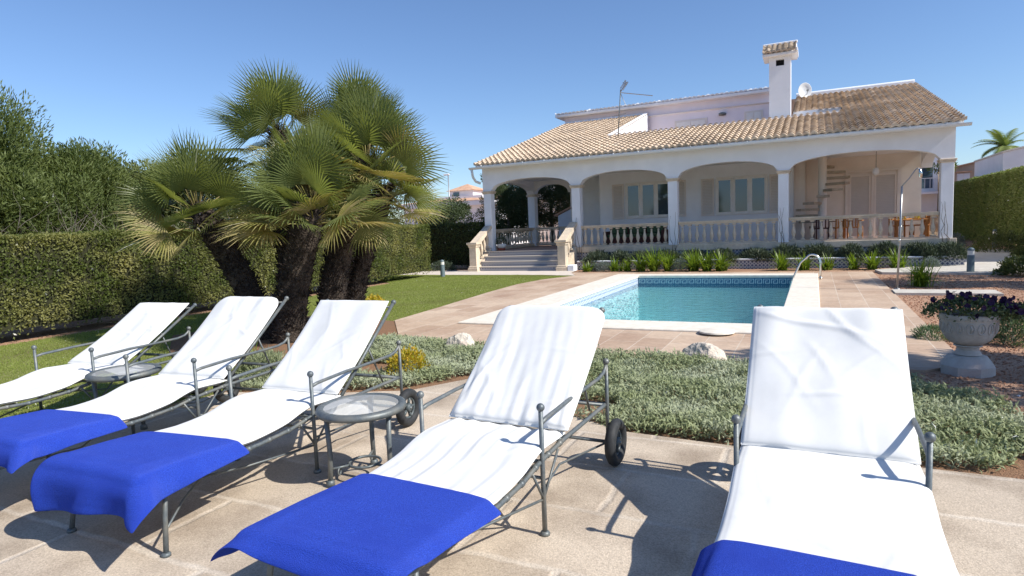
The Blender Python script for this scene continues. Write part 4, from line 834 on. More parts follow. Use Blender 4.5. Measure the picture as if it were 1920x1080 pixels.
# ================================================================== GARDEN OBJECTS
def urn(x, y):
    t = empty('stone_urn', (x, y, 0), R(-6), 'weathered concrete pedestal urn on the deck corner holding violet petunias', 'planter')
    b_ = MB(); pr_ = [(.215,0),(.215,.085),(.19,.10),(.185,.135)]; 
    oc = lambda r_, h, ch_=.0: (r_, h)
    b_.lathe([(.232,0),(.232,.085),(.222,.095),(.218,.105),(.175,.165),(.150,.175),(.135,.182)], (0,0,0), 8); b_.V = [(x*math.cos(R(22.5))-y*math.sin(R(22.5)), x*math.sin(R(22.5))+y*math.cos(R(22.5)), z) for x, y, z in b_.V]; b_.lathe([(.115,.19),(.105,.21),(.09,.235),(.095,.262),(.12,.275),(.115,.285)], (0,0,0), 28)
    b_.build('pedestal', M['urn'], t, 'auto')
    bo = MB().lathe([(.10,.284),(.15,.30),(.20,.335),(.235,.385),(.252,.43),(.258,.47),(.262,.53),(.268,.54),(.275,.555),(.276,.575),(.268,.59),(.255,.592),(.245,.585),(.24,.55)], (0,0,0), 44); bw = bo.build('bowl', M['urn'], t, 'auto'); bw.scale = (.885,.885,1)
    rl_ = MB()
    for k in range(16):
        a = 2*math.pi*k/16; V = []; 
        for q in np.linspace(0, 2*math.pi, 13)[:-1]:
            du = .036*math.cos(q)*(1.0); dv = .052*math.sin(q); z = .465+dv; rr_ = float(np.interp(z, [.385,.43,.47,.53],[.235,.252,.258,.262]))+.004; aa = a+du/rr_; V.append((rr_*math.cos(aa), rr_*math.sin(aa), z))
        rl_.tube(V+[V[0]], .0055, 5, False); aa = a
        rl_.tube([(.262*math.cos(aa), .262*math.sin(aa), .50),(.258*math.cos(aa+.05), .258*math.sin(aa+.05), .465),(.25*math.cos(aa), .25*math.sin(aa), .43)], [.008,.013,.006], 6)
    for k in range(32): a = 2*math.pi*k/32; rl_.ball((.272*math.cos(a), .272*math.sin(a), .548), .009, 6, 4)
    rl_.build('relief', M['urn'], bw, True)
    MB().lathe([(.212,.55),(.01,.56)], (0,0,0), 20).build('potting_soil', M['soil'], t); return t
urn(1.36, 7.30)
pt = empty('petunia', (1.36, 7.30, .56), 0, 'dark violet petunias spilling over the rim of the stone urn', 'flowers'); pt.scale = (.92,.92,1)
n = 2600; a = rng.uniform(0,6.283,n); q = rng.uniform(0,1,n)**.5*.36; P = np.stack([np.cos(a)*q*1.15+.04*np.sin(a*3), np.sin(a)*q*.85, .02+.13*(1-(q/.38)**2)+rng.normal(size=n)*.025], 1)
ext = rng.uniform(size=n) < .22; P[ext,0] = rng.uniform(.2,.62,ext.sum()); P[ext,1] = rng.normal(size=ext.sum())*.10; P[ext,2] = .05+rng.normal(size=ext.sum())*.045
leaves('leaves', P, rng.normal(size=(n,3))+np.array([0,0,.6]), .035, .022, LV['petleaf'], pt)
fl0 = None
for i in range(98):
    if i < 70: a_ = random.uniform(0,6.283); q_ = .36*math.sqrt(random.random()); c = Vector((math.cos(a_)*q_*1.15, math.sin(a_)*q_*.85, .07+.12*(1-(q_/.38)**2)+random.gauss(0,.03)))
    else: c = Vector((random.uniform(.25,.66), random.gauss(0,.09), .08+abs(random.gauss(0,.05))))
    if i % 17 == 0: c.z += .07
    if fl0 is None or i < 8:
        Vp = [(0,0,-.012)]; 
        for k in range(15): an = 2*math.pi*k/15; rr_ = .037*(1-.16*(k % 3 == 0)); Vp.append((math.cos(an)*rr_, math.sin(an)*rr_, random.uniform(-.005,.007)))
        o = mesh_obj('flower', Vp, [[0, 1+k, 1+(k+1)%15] for k in range(15)], LV['petal'], pt); fl0 = fl0 or []; fl0.append(o)
    else: o = fl0[i%8].copy(); COL.objects.link(o); o.parent = pt
    nrm = (Vector((c.x*.8, c.y-.35, .25))+Vector((random.gauss(0,.5), random.gauss(0,.5), random.gauss(0,.3)))).normalized()
    o.location = c; o.rotation_euler = nrm.to_track_quat('Z','Y').to_euler(); q_ = random.uniform(.6,1.0); o.scale = (q_,q_,q_)

t = empty('outdoor_shower', (1.53, 14.73, .03), 0, 'slim steel garden shower column at the right edge of the pool deck', 'shower')
MB().tube([(0,0,0),(.035,0,1.1),(.05,0,2.08)], [.021,.019,.016], 10).tube([(.05,0,2.08),(.17,0,2.22),(.27,0,2.38),(.31,0,2.42),(.345,0,2.40)], .011, 8).lathe([(.06,0),(.06,.012),(.03,.02)], (0,0,0), 14).build('column', M['galv'], t, True)
MB().tube([(.345,0,2.41),(.36,0,2.33),(.365,0,2.22)], [.018,.035,.03], 10).build('shower_head', M['steel'], t, True)
MB().tube([(.02,-.02,.98),(.02,-.09,1.0)], .016, 8).ball((.02,-.10,1.0), .025, 10, 6).tube([(.04,-.02,1.28),(.04,-.06,1.28)], .012, 8).build('tap', M['steel'], t, True)
def bollard(x, y, h, label):
    t = empty('bollard_light', (x, y, 0), 0, label, 'bollard lamp', 'grey bollard garden lamps')
    MB().lathe([(.082,0),(.08,.01),(.078,h*.70),(.075,h*.72)], (0,0,0), 24).build('post', M['bollard'], t, 'auto')
    MB().lathe([(.072,h*.72),(.070,h*.88),(.06,h*.89)], (0,0,0), 24).build('diffuser', M['lampglass'], t, 'auto')
    MB().lathe([(.078,h*.885),(.076,h*.91),(.062,h*.96),(.03,h*.995),(.005,h)], (0,0,0), 24).build('cap', M['bollard'], t, 'auto')
    MB().ball((0,0,h*.79), .022, 8, 6).build('bulb', M['frame'], t, True) if False else None
    return t
bollard(3.47, 18.6, .66, 'grey bollard lamp on the gravel by the right end of the house'); bollard(-11.55, 18.15, .60, 'grey bollard lamp on the lawn edge left of the steps')
bollard(6.55, 31.0, .75, 'small bollard lamp in the shade at the foot of the right hedge')

def rock(x, y, z, sx, sy, sz, rz, seed, label, m=None):
    r2 = np.random.default_rng(seed); nu, nv = 40, 24; V = []
    for i in range(nv+1):
        for j in range(nu):
            th_ = math.pi*i/nv; a = 2*math.pi*j/nu; V.append((math.sin(th_)*math.cos(a), math.sin(th_)*math.sin(a), math.cos(th_)))
    V = np.array(V); cuts = unit(r2.normal(size=(16,3))); d = np.ones(len(V))
    for c_ in cuts: p_ = V@c_; lim = r2.uniform(.62,.9); d = np.minimum(d, np.where(p_ > .05, lim/np.maximum(p_,.05), 9))
    V = V*d[:,None]; V *= (1+.05*noise3(V, 4, seed)+.035*noise3(V, 11, seed+1)+.02*noise3(V, 25, seed+2))[:,None]
    F = [[i*nu+j, (i+1)*nu+j, (i+1)*nu+(j+1)%nu, i*nu+(j+1)%nu] for i in range(nv) for j in range(nu)]
    o = mesh_obj('rock', V*np.array([sx,sy,sz]), F, m or M['rock'], None, 'auto'); o.data.set_sharp_from_angle(angle=R(30)); o.location = (x,y,z); o.rotation_euler = (0,0,rz); return tag(o, label, 'rock')
rock(-1.10, 6.93, .09, .27, .19, .17, R(-12), 5, 'pale rounded limestone rock between the plants and the pool deck, nearer the right')
rock(-4.12, 6.80, .10, .19, .15, .20, R(20), 9, 'jagged cream limestone rock in the ground cover behind the middle loungers')

# ================================================================== PLANTING
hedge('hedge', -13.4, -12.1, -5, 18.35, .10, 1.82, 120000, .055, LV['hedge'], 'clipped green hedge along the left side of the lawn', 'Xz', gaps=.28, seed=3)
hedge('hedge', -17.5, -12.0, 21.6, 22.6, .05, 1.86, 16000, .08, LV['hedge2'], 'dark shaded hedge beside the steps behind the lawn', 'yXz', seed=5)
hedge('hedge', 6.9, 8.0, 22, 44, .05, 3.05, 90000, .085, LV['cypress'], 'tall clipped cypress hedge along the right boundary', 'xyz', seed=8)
# silver ground cover
def inpoly(P, poly):
    x, y = P[:,0], P[:,1]; ins = np.zeros(len(P), bool); n = len(poly)
    for i in range(n):
        x1_, y1_ = poly[i]; x2_, y2_ = poly[(i+1)%n]; c = ((y1_ > y) != (y2_ > y)) & (x < (x2_-x1_)*(y-y1_)/(y2_-y1_+1e-12)+x1_); ins ^= c
    return ins
gc = [(-2.45,5.15),(-1.85,4.72),(-1.35,4.50),(-.45,4.42),(.98,4.45),(1.25,4.9),(1.42,5.5),(1.32,5.95),(1.05,6.35),(.75,6.75),(-.5,6.95),(-2.5,7.05),(-4.0,7.15),(-5.0,7.3),(-5.7,7.5),(-6.0,6.4),(-5.9,5.0),(-5.45,4.4),(-4.5,4.68),(-3.72,5.05),(-3.3,5.8),(-2.7,5.7)]
n = 150000; P = np.stack([rng.uniform(-6.1,1.6,n), rng.uniform(4.3,7.6,n)], 1); P = P[inpoly(P, gc)]
mound = lambda P: .09+.06*noise3(np.c_[P, np.zeros(len(P))], 3.2, 2)+.02*noise3(np.c_[P, np.zeros(len(P))], 9, 4)
k = (noise3(np.c_[P, np.zeros(len(P))], 2.2, 11)+.35*noise3(np.c_[P, np.zeros(len(P))], 12, 21)+rng.normal(size=len(P))*.12) > -.95
bare = (np.hypot((P[:,0]+1.7), (P[:,1]-4.95)) < .22) | (np.hypot((P[:,0]+4.55)/.6, (P[:,1]-5.7)/.45) < .6)
P = P[k & ~bare]; H_ = mound(P); z = H_*rng.uniform(.25,1.05,len(P)); C = np.c_[P, z]
tuft = noise3(np.c_[P, np.zeros(len(P))], 26, 7); tz = noise3(np.c_[P, np.zeros(len(P))], 23, 17)
D = np.c_[tuft*1.1, tz*1.1, np.full(len(P), .5)]+rng.normal(size=(len(P),3))*.55
V, F = leaf_arrays(C, D, rng.uniform(.035,.08,len(P)), rng.uniform(.010,.018,len(P)), .35, (.35,-.1,.9))
tag(mesh_obj('ground_cover', V, F, LV['silver'], None), 'silvery green low ground cover plants filling the bed behind the loungers', 'ground cover', kind='stuff')
# lawn blades
n = 330000; P = np.stack([rng.uniform(-14.5,-5.5,n), 2.0+17*rng.uniform(0,1,n)], 1); P = P[inpoly(P, lawn)]
a = rng.uniform(0, 6.283, len(P)); C = np.c_[P, np.full(len(P), .006)]; D = np.c_[np.cos(a)*.6, np.sin(a)*.6, np.ones(len(P))]; patch = .8+.35*noise3(np.c_[P, np.zeros(len(P))], 1.4, 3)
V, F = leaf_arrays(C, D, rng.uniform(.02,.045,len(P))*patch, .009, .3, (.5,-.2,.5)); tag(mesh_obj('grass', V, F, M['grass']), 'short mown lawn grass', 'grass', kind='stuff')
# pebbles on the gravel, right side
n = 26000; P = np.stack([rng.uniform(.4,6.5,n), 4.4+14*rng.uniform(0,1,n)**1.5], 1); okp = (P[:,0] > 1.45) | ((P[:,1] < 7.15) & (P[:,0] > .75)); P = P[okp & ~inpoly(P, gc)]
octv = np.array([(1,0,0),(-1,0,0),(0,1,0),(0,-1,0),(0,0,1),(0,0,-1)], float); octf = np.array([(0,2,4),(2,1,4),(1,3,4),(3,0,4),(2,0,5),(1,2,5),(3,1,5),(0,3,5)])
s_ = rng.uniform(.007,.018,len(P)); jit = rng.uniform(.6,1.3,(len(P),6,1)); V = (octv[None]*jit*s_[:,None,None]*np.array([1,1,.6])); ang = rng.uniform(0,6.28,len(P)); ca, sa = np.cos(ang)[:,None], np.sin(ang)[:,None]
V = np.stack([V[...,0]*ca-V[...,1]*sa, V[...,0]*sa+V[...,1]*ca, V[...,2]], -1)+np.c_[P, np.full(len(P), .006)][:,None,:]
F = (octf[None]+6*np.arange(len(P))[:,None,None]).reshape(-1,3); tag(mesh_obj('gravel', V.reshape(-1,3), F, M['pebble']), 'loose terracotta gravel on the bed at the right', 'gravel', kind='stuff')

G = 'agapanthus clumps in front of the porch'
for (x, y, L, n, lb) in ((-6.95,20.1,.38,34,'small bright strap-leaved clump right beside the step pillar'),(-6.0,20.2,.42,40,'bright strap-leaved clump, second from the steps'),(-5.6,20.25,.40,36,'low strap-leaved clump just left of the tall pair'),
    (-5.12,20.1,.52,60,'broad strap-leaved clump left of the pool corner column'),(-4.68,20.05,.66,80,'tall bright strap-leaved clump under the column between the windows'),(-4.22,20.15,.60,60,'tall strap-leaved clump beside the grey mound'),
    (-3.42,20.1,.62,64,'tall strap-leaved clump right of the grey mound'),(-3.02,20.05,.56,60,'strap-leaved clump in the middle of the right-hand trio'),(-2.6,20.1,.60,60,'strap-leaved clump at the right end of the trio'),
    (-.85,20.15,.50,56,'strap-leaved clump left of the pool handrail'),(-.25,20.2,.46,50,'strap-leaved clump behind the pool handrail'),(.35,20.2,.42,46,'strap-leaved clump just right of the pool handrail'),
    (1.05,20.3,.40,40,'small strap-leaved clump midway to the shower'),(1.5,20.25,.48,50,'strap-leaved clump left of the shower'),(2.1,20.2,.50,54,'strap-leaved clump behind the shower')):
    strap_clump('agapanthus', x, y, 0, int(n*1.5), L*1.3, lb, G, w=.042)
strap_clump('agapanthus', 2.05, 15.6, 0, 210, .66, 'large dense strap-leaved plant on the gravel right of the shower', None, w=.02)
for (x, y, r_, lb) in ((-6.4,20.2,.26,'low grey santolina mound near the steps'),(-3.85,20.15,.30,'grey santolina mound between tall green clumps'),(-6.75,20.35,.18,'tiny grey mound beside the step pillar'),(2.9,20.4,.22,'small grey mound at the right end of the planter')):
    clump('santolina', x, y, 0, r_, r_, r_*1.25, 1500, LV['grey'], lb, 'shrub', .06, .22, .8, 'grey santolina mounds by the porch')
for i, x in enumerate((-6.9,-6.1,-5.3,-4.5,-3.6,-2.7,-1.7,-.8,.1,1.0,1.9,2.8,3.4)):
    clump('juniper', x, 21.2, .22, .56, .30, .42 if x > -.9 else .34, 2400, LV['juniper'], ('%s dark feathery juniper in the tiled planter, %s' % (('low','spreading','ragged')[i%3], ('nearest the steps','next to the first vine column','under the first window','at the column between the windows','under the left part of the second window','under the right part of the second window','left of the stair arch column','right of the stair arch column','behind the handrail','below the spiral stair','below the wooden chairs','below the porch table','at the end column')[i])), 'shrub', .13, .16, .7, 'junipers in the tiled planter', seed=i)
clump('golden_shrub', -4.05, 5.55, 0, .26, .24, .30, 1500, LV['yellow'], 'yellow-green leafy shrub in the ground cover behind the middle lounger', 'shrub', .035, .6, seed=3)
clump('golden_shrub', -8.35, 10.3, 0, .32, .3, .28, 1000, LV['yellow'], 'yellow-green shrub on the lawn edge right of the palm trunks', 'shrub', .05, .6, seed=4)
clump('feathery_bush', 2.15, 9.2, 0, .42, .42, .42, 5200, LV['feather'], 'soft blue-green feathery bush on the gravel behind the urn', 'shrub', .07, .16, .6, seed=5)
clump('feathery_bush', 1.35, 9.1, 0, .22, .2, .16, 900, LV['feather'], 'little grey-green feathery bush at the deck edge left of the urn', 'shrub', .06, .16, .6, seed=15)
for (x, y, rx, h_, lv, lb) in ((4.6,18.3,.7,.42,'bush','dark spreading shrub at the path bend beside the right bollard lamp'),(5.7,17.2,.8,.45,'bush','dark shrub at the right picture edge beyond the gravel'),(6.0,27.5,.9,.7,'bush','round dark shrub in front of the far bollard lamp'),(5.2,33,.7,.6,'grey','grey rounded shrub at the base of the tall right hedge'),(6.3,24.5,.7,.4,'bush','low dark shrub on the far side of the stone path')):
    clump('shrub', x, y, 0, rx, rx, h_, 3500, LV[lv], lb, 'shrub', .08, .4, .5)
clump('shrub', 1.62, 4.95, 0, .28, .34, .3, 2600, LV['juniper'], 'dark twiggy shrub at the right picture edge beside the ground cover', 'shrub', .05, .4, .5)
strap_clump('agapanthus', 4.6, 14.8, 0, 60, .5, 'silvery strap-leaved plant cut by the right picture edge', None, LV['grey'])
strap_clump('agapanthus', -5.95, 5.1, 0, 60, .4, 'strap-leaved plant in shade behind the lounger with the rounded backrest', None)
clump('feathery_bush', -5.6, 4.95, 0, .34, .3, .30, 2200, LV['silver'], 'silvery bush behind the armrest of the second lounger', 'shrub', .06, .22, .6)
clump('feathery_bush', -13.3, 20.9, 0, .5, .35, .4, 1200, LV['juniper'], 'dim bush in the shade in front of the dark hedge', 'shrub', .08, .3, .6)

# ------------------------------------------------------------------ fan palms
def fan_leaf(V, F, hub, d, up_, rad, nl, span, droop, r2):
    """fan of narrow pleated leaflets in the plane of d (pointing) and side"""
    s = d.cross(up_).normalized(); nrm = s.cross(d).normalized()
    for i in range(nl):
        f = (i/(nl-1)-.5); a = f*span; dd = (d*math.cos(a)+s*math.sin(a)).normalized(); L = rad*(1-.28*abs(f*2)**2)*r2.uniform(.9,1.05)
        side = (s*math.cos(a)-d*math.sin(a)).normalized(); b = len(V); w_ = rad*span/nl*.19
        tipd = (dd-Vector((0,0,1))*droop*r2.uniform(.6,1.4)).normalized()
        p0 = hub+dd*.04*rad; p1 = hub+dd*L*.5+nrm*.03*rad*math.cos(a); p2 = p1+(dd+(tipd-dd)*.5).normalized()*L*.25; p3 = p2+tipd*L*.27
        for p, ww in ((p0,.2),(p1,1.0),(p2,.6),(p3,.03)):
            V += [tuple(p-side*w_*ww+nrm*w_*.45*ww), tuple(p), tuple(p+side*w_*ww+nrm*w_*.45*ww)]
        for k in range(3): F += [[b+3*k, b+3*k+1, b+3*k+4, b+3*k+3], [b+3*k+1, b+3*k+2, b+3*k+5, b+3*k+4]]
def palm(base, apex, rtrunk, R_, nf, label, seed, spread=(5,108), pet=.5, dry=.12):
    r2 = random.Random(seed); t = empty('fan_palm', base, 0, label, 'palm tree', 'fan palms growing in one clump on the lawn'); A = Vector(apex)-Vector(base)
    mb = MB(); ctrl = [Vector((0,0,-.1)), Vector((A.x*.28,A.y*.28,A.z*.38)), Vector((A.x*.7,A.y*.7,A.z*.75)), A]
    pts = []; N = 26
    for i in range(N+1):
        q = i/N*3; k = min(2, int(q)); f = q-k; P4 = [ctrl[max(0,k-1)], ctrl[k], ctrl[k+1], ctrl[min(3,k+2)]]
        pts.append(.5*((2*P4[1])+(-P4[0]+P4[2])*f+(2*P4[0]-5*P4[1]+4*P4[2]-P4[3])*f*f+(-P4[0]+3*P4[1]-3*P4[2]+P4[3])*f**3))
    rr = [rtrunk*(1.05-.12*(i/N))*(1+.05*r2.uniform(-1,1))*(1 if i < N-3 else .75) for i in range(N+1)]; mb.tube(pts, rr, 16); tk = mb.build('trunk', M['palmbark'], t, True)
    # fibre and leaf stubs on the trunk, a mesh of short spiky pieces
    n_ = 2600; ii = rng.uniform(0, N, n_); i0 = ii.astype(int); PT = np.array([tuple(p) for p in pts]); C = PT[i0]+(PT[np.minimum(i0+1,N)]-PT[i0])*(ii-i0)[:,None]; an = rng.uniform(0,6.283,n_); rad_ = np.array(rr)[i0]
    dv = np.stack([np.cos(an), np.sin(an), np.zeros(n_)], 1); C = C+dv*rad_[:,None]*.95; D = dv*.7+np.array([0,0,.8])+rng.normal(size=(n_,3))*.35
    leaves('fibre', C, D, rng.uniform(.04,.13,n_), rng.uniform(.012,.035,n_), M['palmstub'], tk, .3)
    groups = {'frond': ([],[]), 'frondy': ([],[]), 'frondd': ([],[])}; pm = MB()
    for i in range(nf):
        u = (i+.5)/nf; th_ = R(spread[0]+(spread[1]-spread[0])*u**.92+r2.uniform(-7,7)); a = i*2.39996+r2.uniform(-.3,.3)
        d = Vector((math.sin(th_)*math.cos(a), math.sin(th_)*math.sin(a), math.cos(th_))); org = A+Vector((0,0,-.10-.28*u)); L = R_*pet*r2.uniform(.85,1.15)
        hub = org+d*L+Vector((0,0,-.10*L*math.sin(th_))); pm.tube([tuple(org), tuple(org+d*L*.5+Vector((0,0,.02))), tuple(hub)], [.011,.008,.006], 5)
        side = Vector((0,0,1)) if abs(d.z) < .95 else Vector((math.cos(a),math.sin(a),0)); dl = (d+Vector((0,0,-.12*math.sin(th_)))).normalized()
        tl = r2.uniform(-.9,.9); upv = (side*math.cos(tl)+d.cross(side).normalized()*math.sin(tl)).normalized()
        k = 'frond' if u < .70 or r2.random() < .25 else ('frondy' if u < 1-dry or r2.random() < .5 else 'frondd')
        if r2.random() < .10 and u > .45: k = 'frondy'
        V, F = groups[k]; fan_leaf(V, F, hub, dl, upv, R_*r2.uniform(.52,.68), 32, R(r2.uniform(165,215)), .08+.24*u, r2)
    pm.build('petioles', LV['frondy'], t, True)
    for k, nm in (('frond','green_fronds'),('frondy','yellowing_fronds'),('frondd','dry_fronds')):
        V, F = groups[k]
        if F:
            o = mesh_obj(nm, np.array(V), F, LV[k], t)
            if k != 'frond': o['label'] = 'yellowing fan fronds' if k == 'frondy' else 'dry brown fan fronds'
    return t
palm((-7.85,7.05,0), (-8.90,6.80,2.16), .19, 1.20, 46, 'left-leaning fan palm with a low crown, leftmost of the clump', 1, spread=(5,100))
palm((-8.15,7.9,0), (-8.30,8.05,3.42), .16, 1.20, 36, 'tallest fan palm of the clump, open crown showing sky between its stalks', 2, spread=(5,104), dry=.2)
palm((-7.25,6.9,0), (-6.42,6.75,2.12), .22, 1.14, 52, 'front fan palm with the lowest bushy crown hiding the other trunks', 3, spread=(5,94))
palm((-7.2,7.7,0), (-6.25,7.8,2.75), .20, 1.16, 44, 'right-leaning fan palm with a crown at the right of the clump', 4, spread=(5,98), dry=.08)
palm((-7.8,8.5,0), (-7.05,8.7,3.40), .16, 1.10, 34, 'slim fan palm standing behind, its crown at the upper right of the clump', 5, spread=(5,100))
palm((-7.15,8.2,0), (-6.30,8.3,2.35), .15, .98, 24, 'small fan palm whose yellowing fronds droop at the far right of the clump', 6, spread=(35,105), dry=.05)

# ------------------------------------------------------------------ trees behind
GT = 'pines and evergreens behind the left hedge'
tree('pine_tree', -18.6, 7.6, 4.75, 2.9, 1.3, 60000, LV['pine'], 'tall bright pine at the left picture edge behind the hedge', 'pine', .13, .24, 70, .16, .8, GT)
tree('pine_tree', -18.6, 9.9, 3.8, 2.6, .9, 50000, LV['pine'], 'pine right of the tallest one, crown touching it', 'pine', .13, .24, 60, .14, .8, GT)
tree('pine_tree', -17.6, 8.9, 3.9, 2.0, .8, 30000, LV['pine'], 'lower bushy pine between the two taller pines, nearest the hedge', 'pine', .13, .24, 40, .12, .7, GT)
tree('evergreen_tree', -18.5, 11.6, 3.6, 2.1, .9, 34000, LV['bush'], 'dark rounded evergreen stepping down from the pines', 'tree', .13, .4, 32, .12, .5, GT)
tree('evergreen_tree', -18.4, 13.6, 3.9, 1.8, .8, 30000, LV['bush'], 'dark evergreen with a pointed top beside the left palm crown', 'tree', .13, .4, 28, .12, .7, GT)
tree('evergreen_tree', -18.6, 16.0, 3.3, 2.1, .7, 30000, LV['bush'], 'dark evergreen just behind the leftmost palm crown', 'tree', .13, .4, 28, .12, .6, GT)
tree('evergreen_tree', -16.9, 5.6, 3.4, 2.2, .8, 32000, LV['bush'], 'dark evergreen behind the hedge at the lower left edge', 'tree', .13, .4, 28, .13, .5, GT)
tree('evergreen_tree', -19.6, 19.5, 4.0, 2.6, .6, 24000, LV['olive'], 'grey-green tree seen between the palm crowns', 'tree', .14, .35, 26, .12, .5, GT)
tree('evergreen_tree', -19.0, 23.5, 3.7, 2.4, .5, 20000, LV['olive'], 'grey-green bushy tree right of the palms behind the hedge', 'tree', .14, .35, 26, .12, .5, GT)
tree('evergreen_tree', -17.2, 27.5, 2.9, 1.7, .6, 9000, LV['olive'], 'low grey-green bush in front of the white far villa', 'tree', .14, .35, 22, .1, .5, GT)
for i, (x, y) in enumerate(((-15.6,7.2),(-15.4,8.6),(-15.7,10.2),(-15.3,11.6),(-15.8,5.9),(-15.5,13.2))):
    o = twigs(MB(), (0,0,0), 7, 2.3, .6, .014, 1, 6).build('bare_shrub', M['twig'], None); o.location = (x, y, .6 if i % 2 else .4)
    tag(o, 'leafless grey branching shrub behind the hedge, %s' % ('below the second pine','below the dark evergreen next to the pines','left of the pointed evergreen','under the pointed evergreen','nearest the left picture edge','just left of the palm crown')[i], 'shrub', 'bare shrubs behind the left hedge')
tree('olive_tree', -15.6, 31.5, 4.9, 2.1, 1.0, 34000, LV['olive'], 'olive tree seen through the left porch arch, left of the rear column', 'tree', .13, .3, 30, .14, .4, 'olive trees behind the porch')
tree('olive_tree', -14.0, 34.5, 5.0, 2.6, .9, 38000, LV['olive'], 'olive tree seen through the rear porch arch, right of the rear column', 'tree', .13, .3, 32, .14, .4, 'olive trees behind the porch')
tree('shade_tree', 5.7, 7.0, 5.2, 1.25, 3.0, 9000, LV['bush'], 'garden tree standing outside the picture to the right, shading the gravel', 'tree', .16, .4, 22, .15, .4)
tree('shade_tree', 7.9, 16.4, 5.6, 2.1, 2.4, 9000, LV['bush'], 'garden tree outside the picture at the right whose shade falls on the path', 'tree', .16, .4, 22, .15, .4)

# palm at far right
t = empty('date_palm', (9.0, 41.5, 0), 0, 'distant palm with arching fronds above the right hedge', 'palm tree'); MB().tube([(0,0,0),(.1,0,2.6),(.05,0,4.85)], [.22,.18,.15], 10).build('trunk', M['bark'], t, True)
fm = ([],[])
for i in range(22):
    a = i*2.4; el = random.uniform(-.3,1.35); d = Vector((math.cos(a)*math.cos(el), math.sin(a)*math.cos(el), math.sin(el))); p = Vector((.05,0,4.85)); L = random.uniform(1.25,1.6); seg = 9; s = Vector((-math.sin(a), math.cos(a), 0))
    for k in range(seg):
        d = (d+Vector((0,0,-.13))).normalized(); q = p+d*L/seg
        for sg in (-1,1):
            for j in (0,.5):
                b = len(fm[0]); c = p+(q-p)*j; e = (s*sg+d*.7+Vector((0,0,-.25))).normalized(); w_ = .42*(1-(k/seg)**2)+.08; fm[0].extend([tuple(c), tuple(c+d*.09), tuple(c+e*w_)]); fm[1].append([b,b+1,b+2])
        p = q
mesh_obj('crown', fm[0], fm[1], LV['cypress'], t)
tree('pine_tree', 8.3, 60, 5.4, 2.0, 2.0, 3500, LV['pine'], 'distant round pine between the beige house and the palm', 'pine', .25, .3, 16, .2)
tree('pine_tree', 6.8, 45, 5.6, .8, 3.4, 1500, LV['pine'], 'distant pine top just right of the villa wall', 'pine', .2, .3, 12, .1)

# ------------------------------------------------------------------ neighbouring buildings
def building(name, loc, label): return empty(name, loc, 0, label, 'house')
WW = M['white_wall']
fv = building('neighbour_villa', (-28, 46, 0), 'white villa with small roof tower far away between palms and porch')
MB().box(-5,3.2,0,9,0,3.62).build('wall', WW, fv); MB().box(-5.3,3.6,-.45,9,3.62,4.02).build('fascia', WW, fv)
MB().add([(-5.4,-.5,4.03),(3.7,-.5,4.03),(3.7,9,4.7),(-5.4,9,4.7),(-1,3,4.62)], [[0,1,4],[1,2,4],[2,3,4],[3,0,4]]).build('roof', M['roof_far'], fv)
tw_ = MB().box(-1.5,.9,2.2,4.6,4.1,5.08).build('tower', WW, fv); MB().add([(-1.75,1.95,5.08),(1.15,1.95,5.08),(1.15,4.85,5.08),(-1.75,4.85,5.08),(-.3,3.4,5.72)], [[0,1,4],[1,2,4],[2,3,4],[3,0,4],[3,2,1,0]]).build('tower_roof', M['roof_far'], tw_)
MB().box(-1.1,-.5,2.15,2.19,4.45,4.95).build('window', M['window'], tw_); MB().box(-2.6,2.2,1.5,1.8,4.25,4.55).build('parapet', WW, fv)
MB().box(-1.9,-.9,-.02,-.005,0,3.2).build('shaded_doorway', M['bay_wall'], fv)
fg = building('flat_building', (-24.5, 55, 0), 'low white building with glass rail far behind the left arch'); MB().box(-4,6,0,8,0,4.2).build('wall', M['bay_wall'], fg); MB().box(-4.2,6.2,-.3,8,4.2,4.5).build('slab', WW, fg); MB().box(-4.1,6,-.2,-.15,4.5,5.4).build('railing', M['lampglass'], fg)
gw = building('garden_shed', (-9.9, 29, 0), 'white garden store with sloping roof edge seen through the rear arch')
m_ = MB(); m_.extrude([(-1.6,0,0),(2.4,0,0),(2.4,0,3.4),(0.2,0,2.9),(-1.6,0,2.1)], 1, 0, .3); m_.build('wall', WW, gw); MB().extrude([(-1.75,0,2.08),(0.2,0,2.92),(2.4,0,3.42),(2.4,0,3.5),(0.15,0,3.0),(-1.8,0,2.15)], 1, -.05, .35).build('roof_edge', M['roof_far'], gw)
bh = building('beige_house', (8.93, 48, 0), 'beige house with two small shuttered windows above the right hedge')
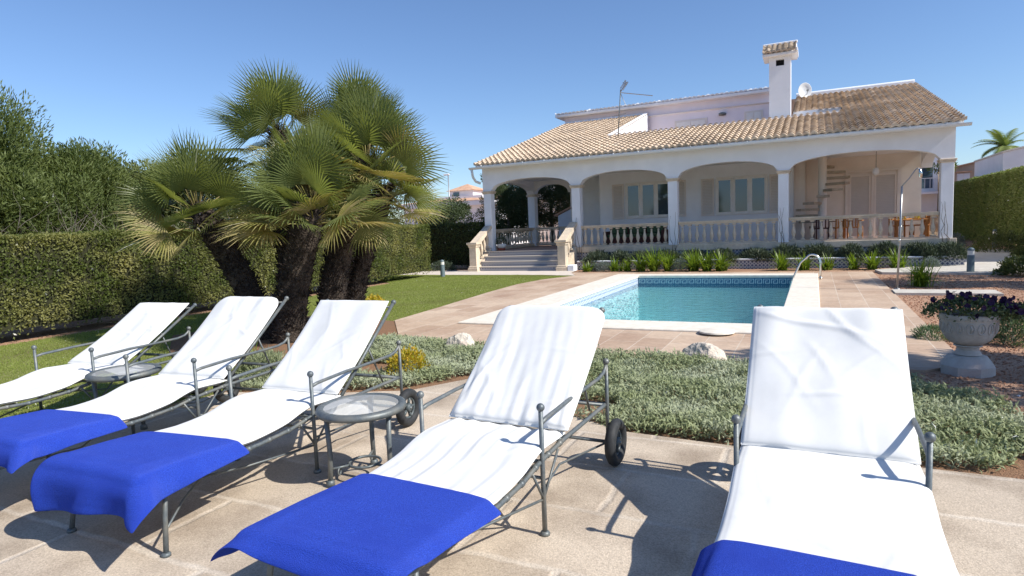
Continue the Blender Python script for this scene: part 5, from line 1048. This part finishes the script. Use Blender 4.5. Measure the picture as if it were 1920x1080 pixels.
m_ = MB(); m_.extrude([(-1.05,0,0),(3.6,0,0),(3.6,0,4.2),(.3,0,4.5),(-1.05,0,4.22)], 1, 0, 7); bw_ = mat('beige_render', (.42,.33,.24), (.50,.40,.30), .9, 2); m_.build('wall', bw_, bh)
MB().extrude([(-1.15,0,4.21),(.3,0,4.51),(3.7,0,4.2),(3.7,0,4.27),(.3,0,4.58),(-1.15,0,4.28)], 1, -.2, 7).build('roof', M['roof_far'], bh)
for x_ in (-.50, .90):
    w2 = MB().box(x_-.34,x_+.34,-.06,-.002,3.30,3.85).build('window', M['frame'], bh); MB().box(x_-.30,x_-.02,-.08,-.061,3.33,3.81).box(x_+.02,x_+.30,-.08,-.061,3.33,3.81).build('shutter', M['white_metal'], w2); MB().box(x_-.42,x_+.42,-.2,-.003,3.92,3.97).build('awning', M['roof_far'], bh)
wn_ = building('white_building', (10.15, 38, 0), 'white building corner at the right picture edge above the hedge'); MB().extrude([(-1.9,0,0),(6,0,0),(6,0,5.9),(-1.9,0,4.25)], 1, 0, 6).build('wall', WW, wn_); MB().extrude([(-1.95,0,4.25),(6,0,5.9),(6,0,5.98),(-1.95,0,4.33)], 1, -.05, 6).build('coping', M['coping'], wn_)
db = building('balcony_building', (5.2, 50, 0), 'pale building with dark glazed balcony seen through the right end of the porch'); MB().box(-2.5,2.2,0,6,0,5.6).build('wall', WW, db); MB().box(-1.6,1.9,-.03,-.002,3.1,4.9).build('glazing', M['window'], db); MB().box(-1.9,2.1,-.9,-.05,2.7,2.85).build('balcony_slab', WW, db)
b2 = MB()
for k in range(14): b2.box(-1.85+k*.29,-1.82+k*.29,-.88,-.86,2.86,3.7)
b2.box(-1.9,2.1,-.9,-.84,3.7,3.75).build('railing', M['white_metal'], db)
t = empty('street_lamp', (-27.6, 45, 0), 0, 'slender street lamp with a flat white head right of the palms', 'street lamp'); MB().tube([(0,0,0),(0,0,6.2)], [.07,.04], 8).build('pole', M['galv'], t, True); MB().box(-.42,.12,-.13,.13,6.2,6.32,.05).build('lamp_head', M['white_metal'], t)
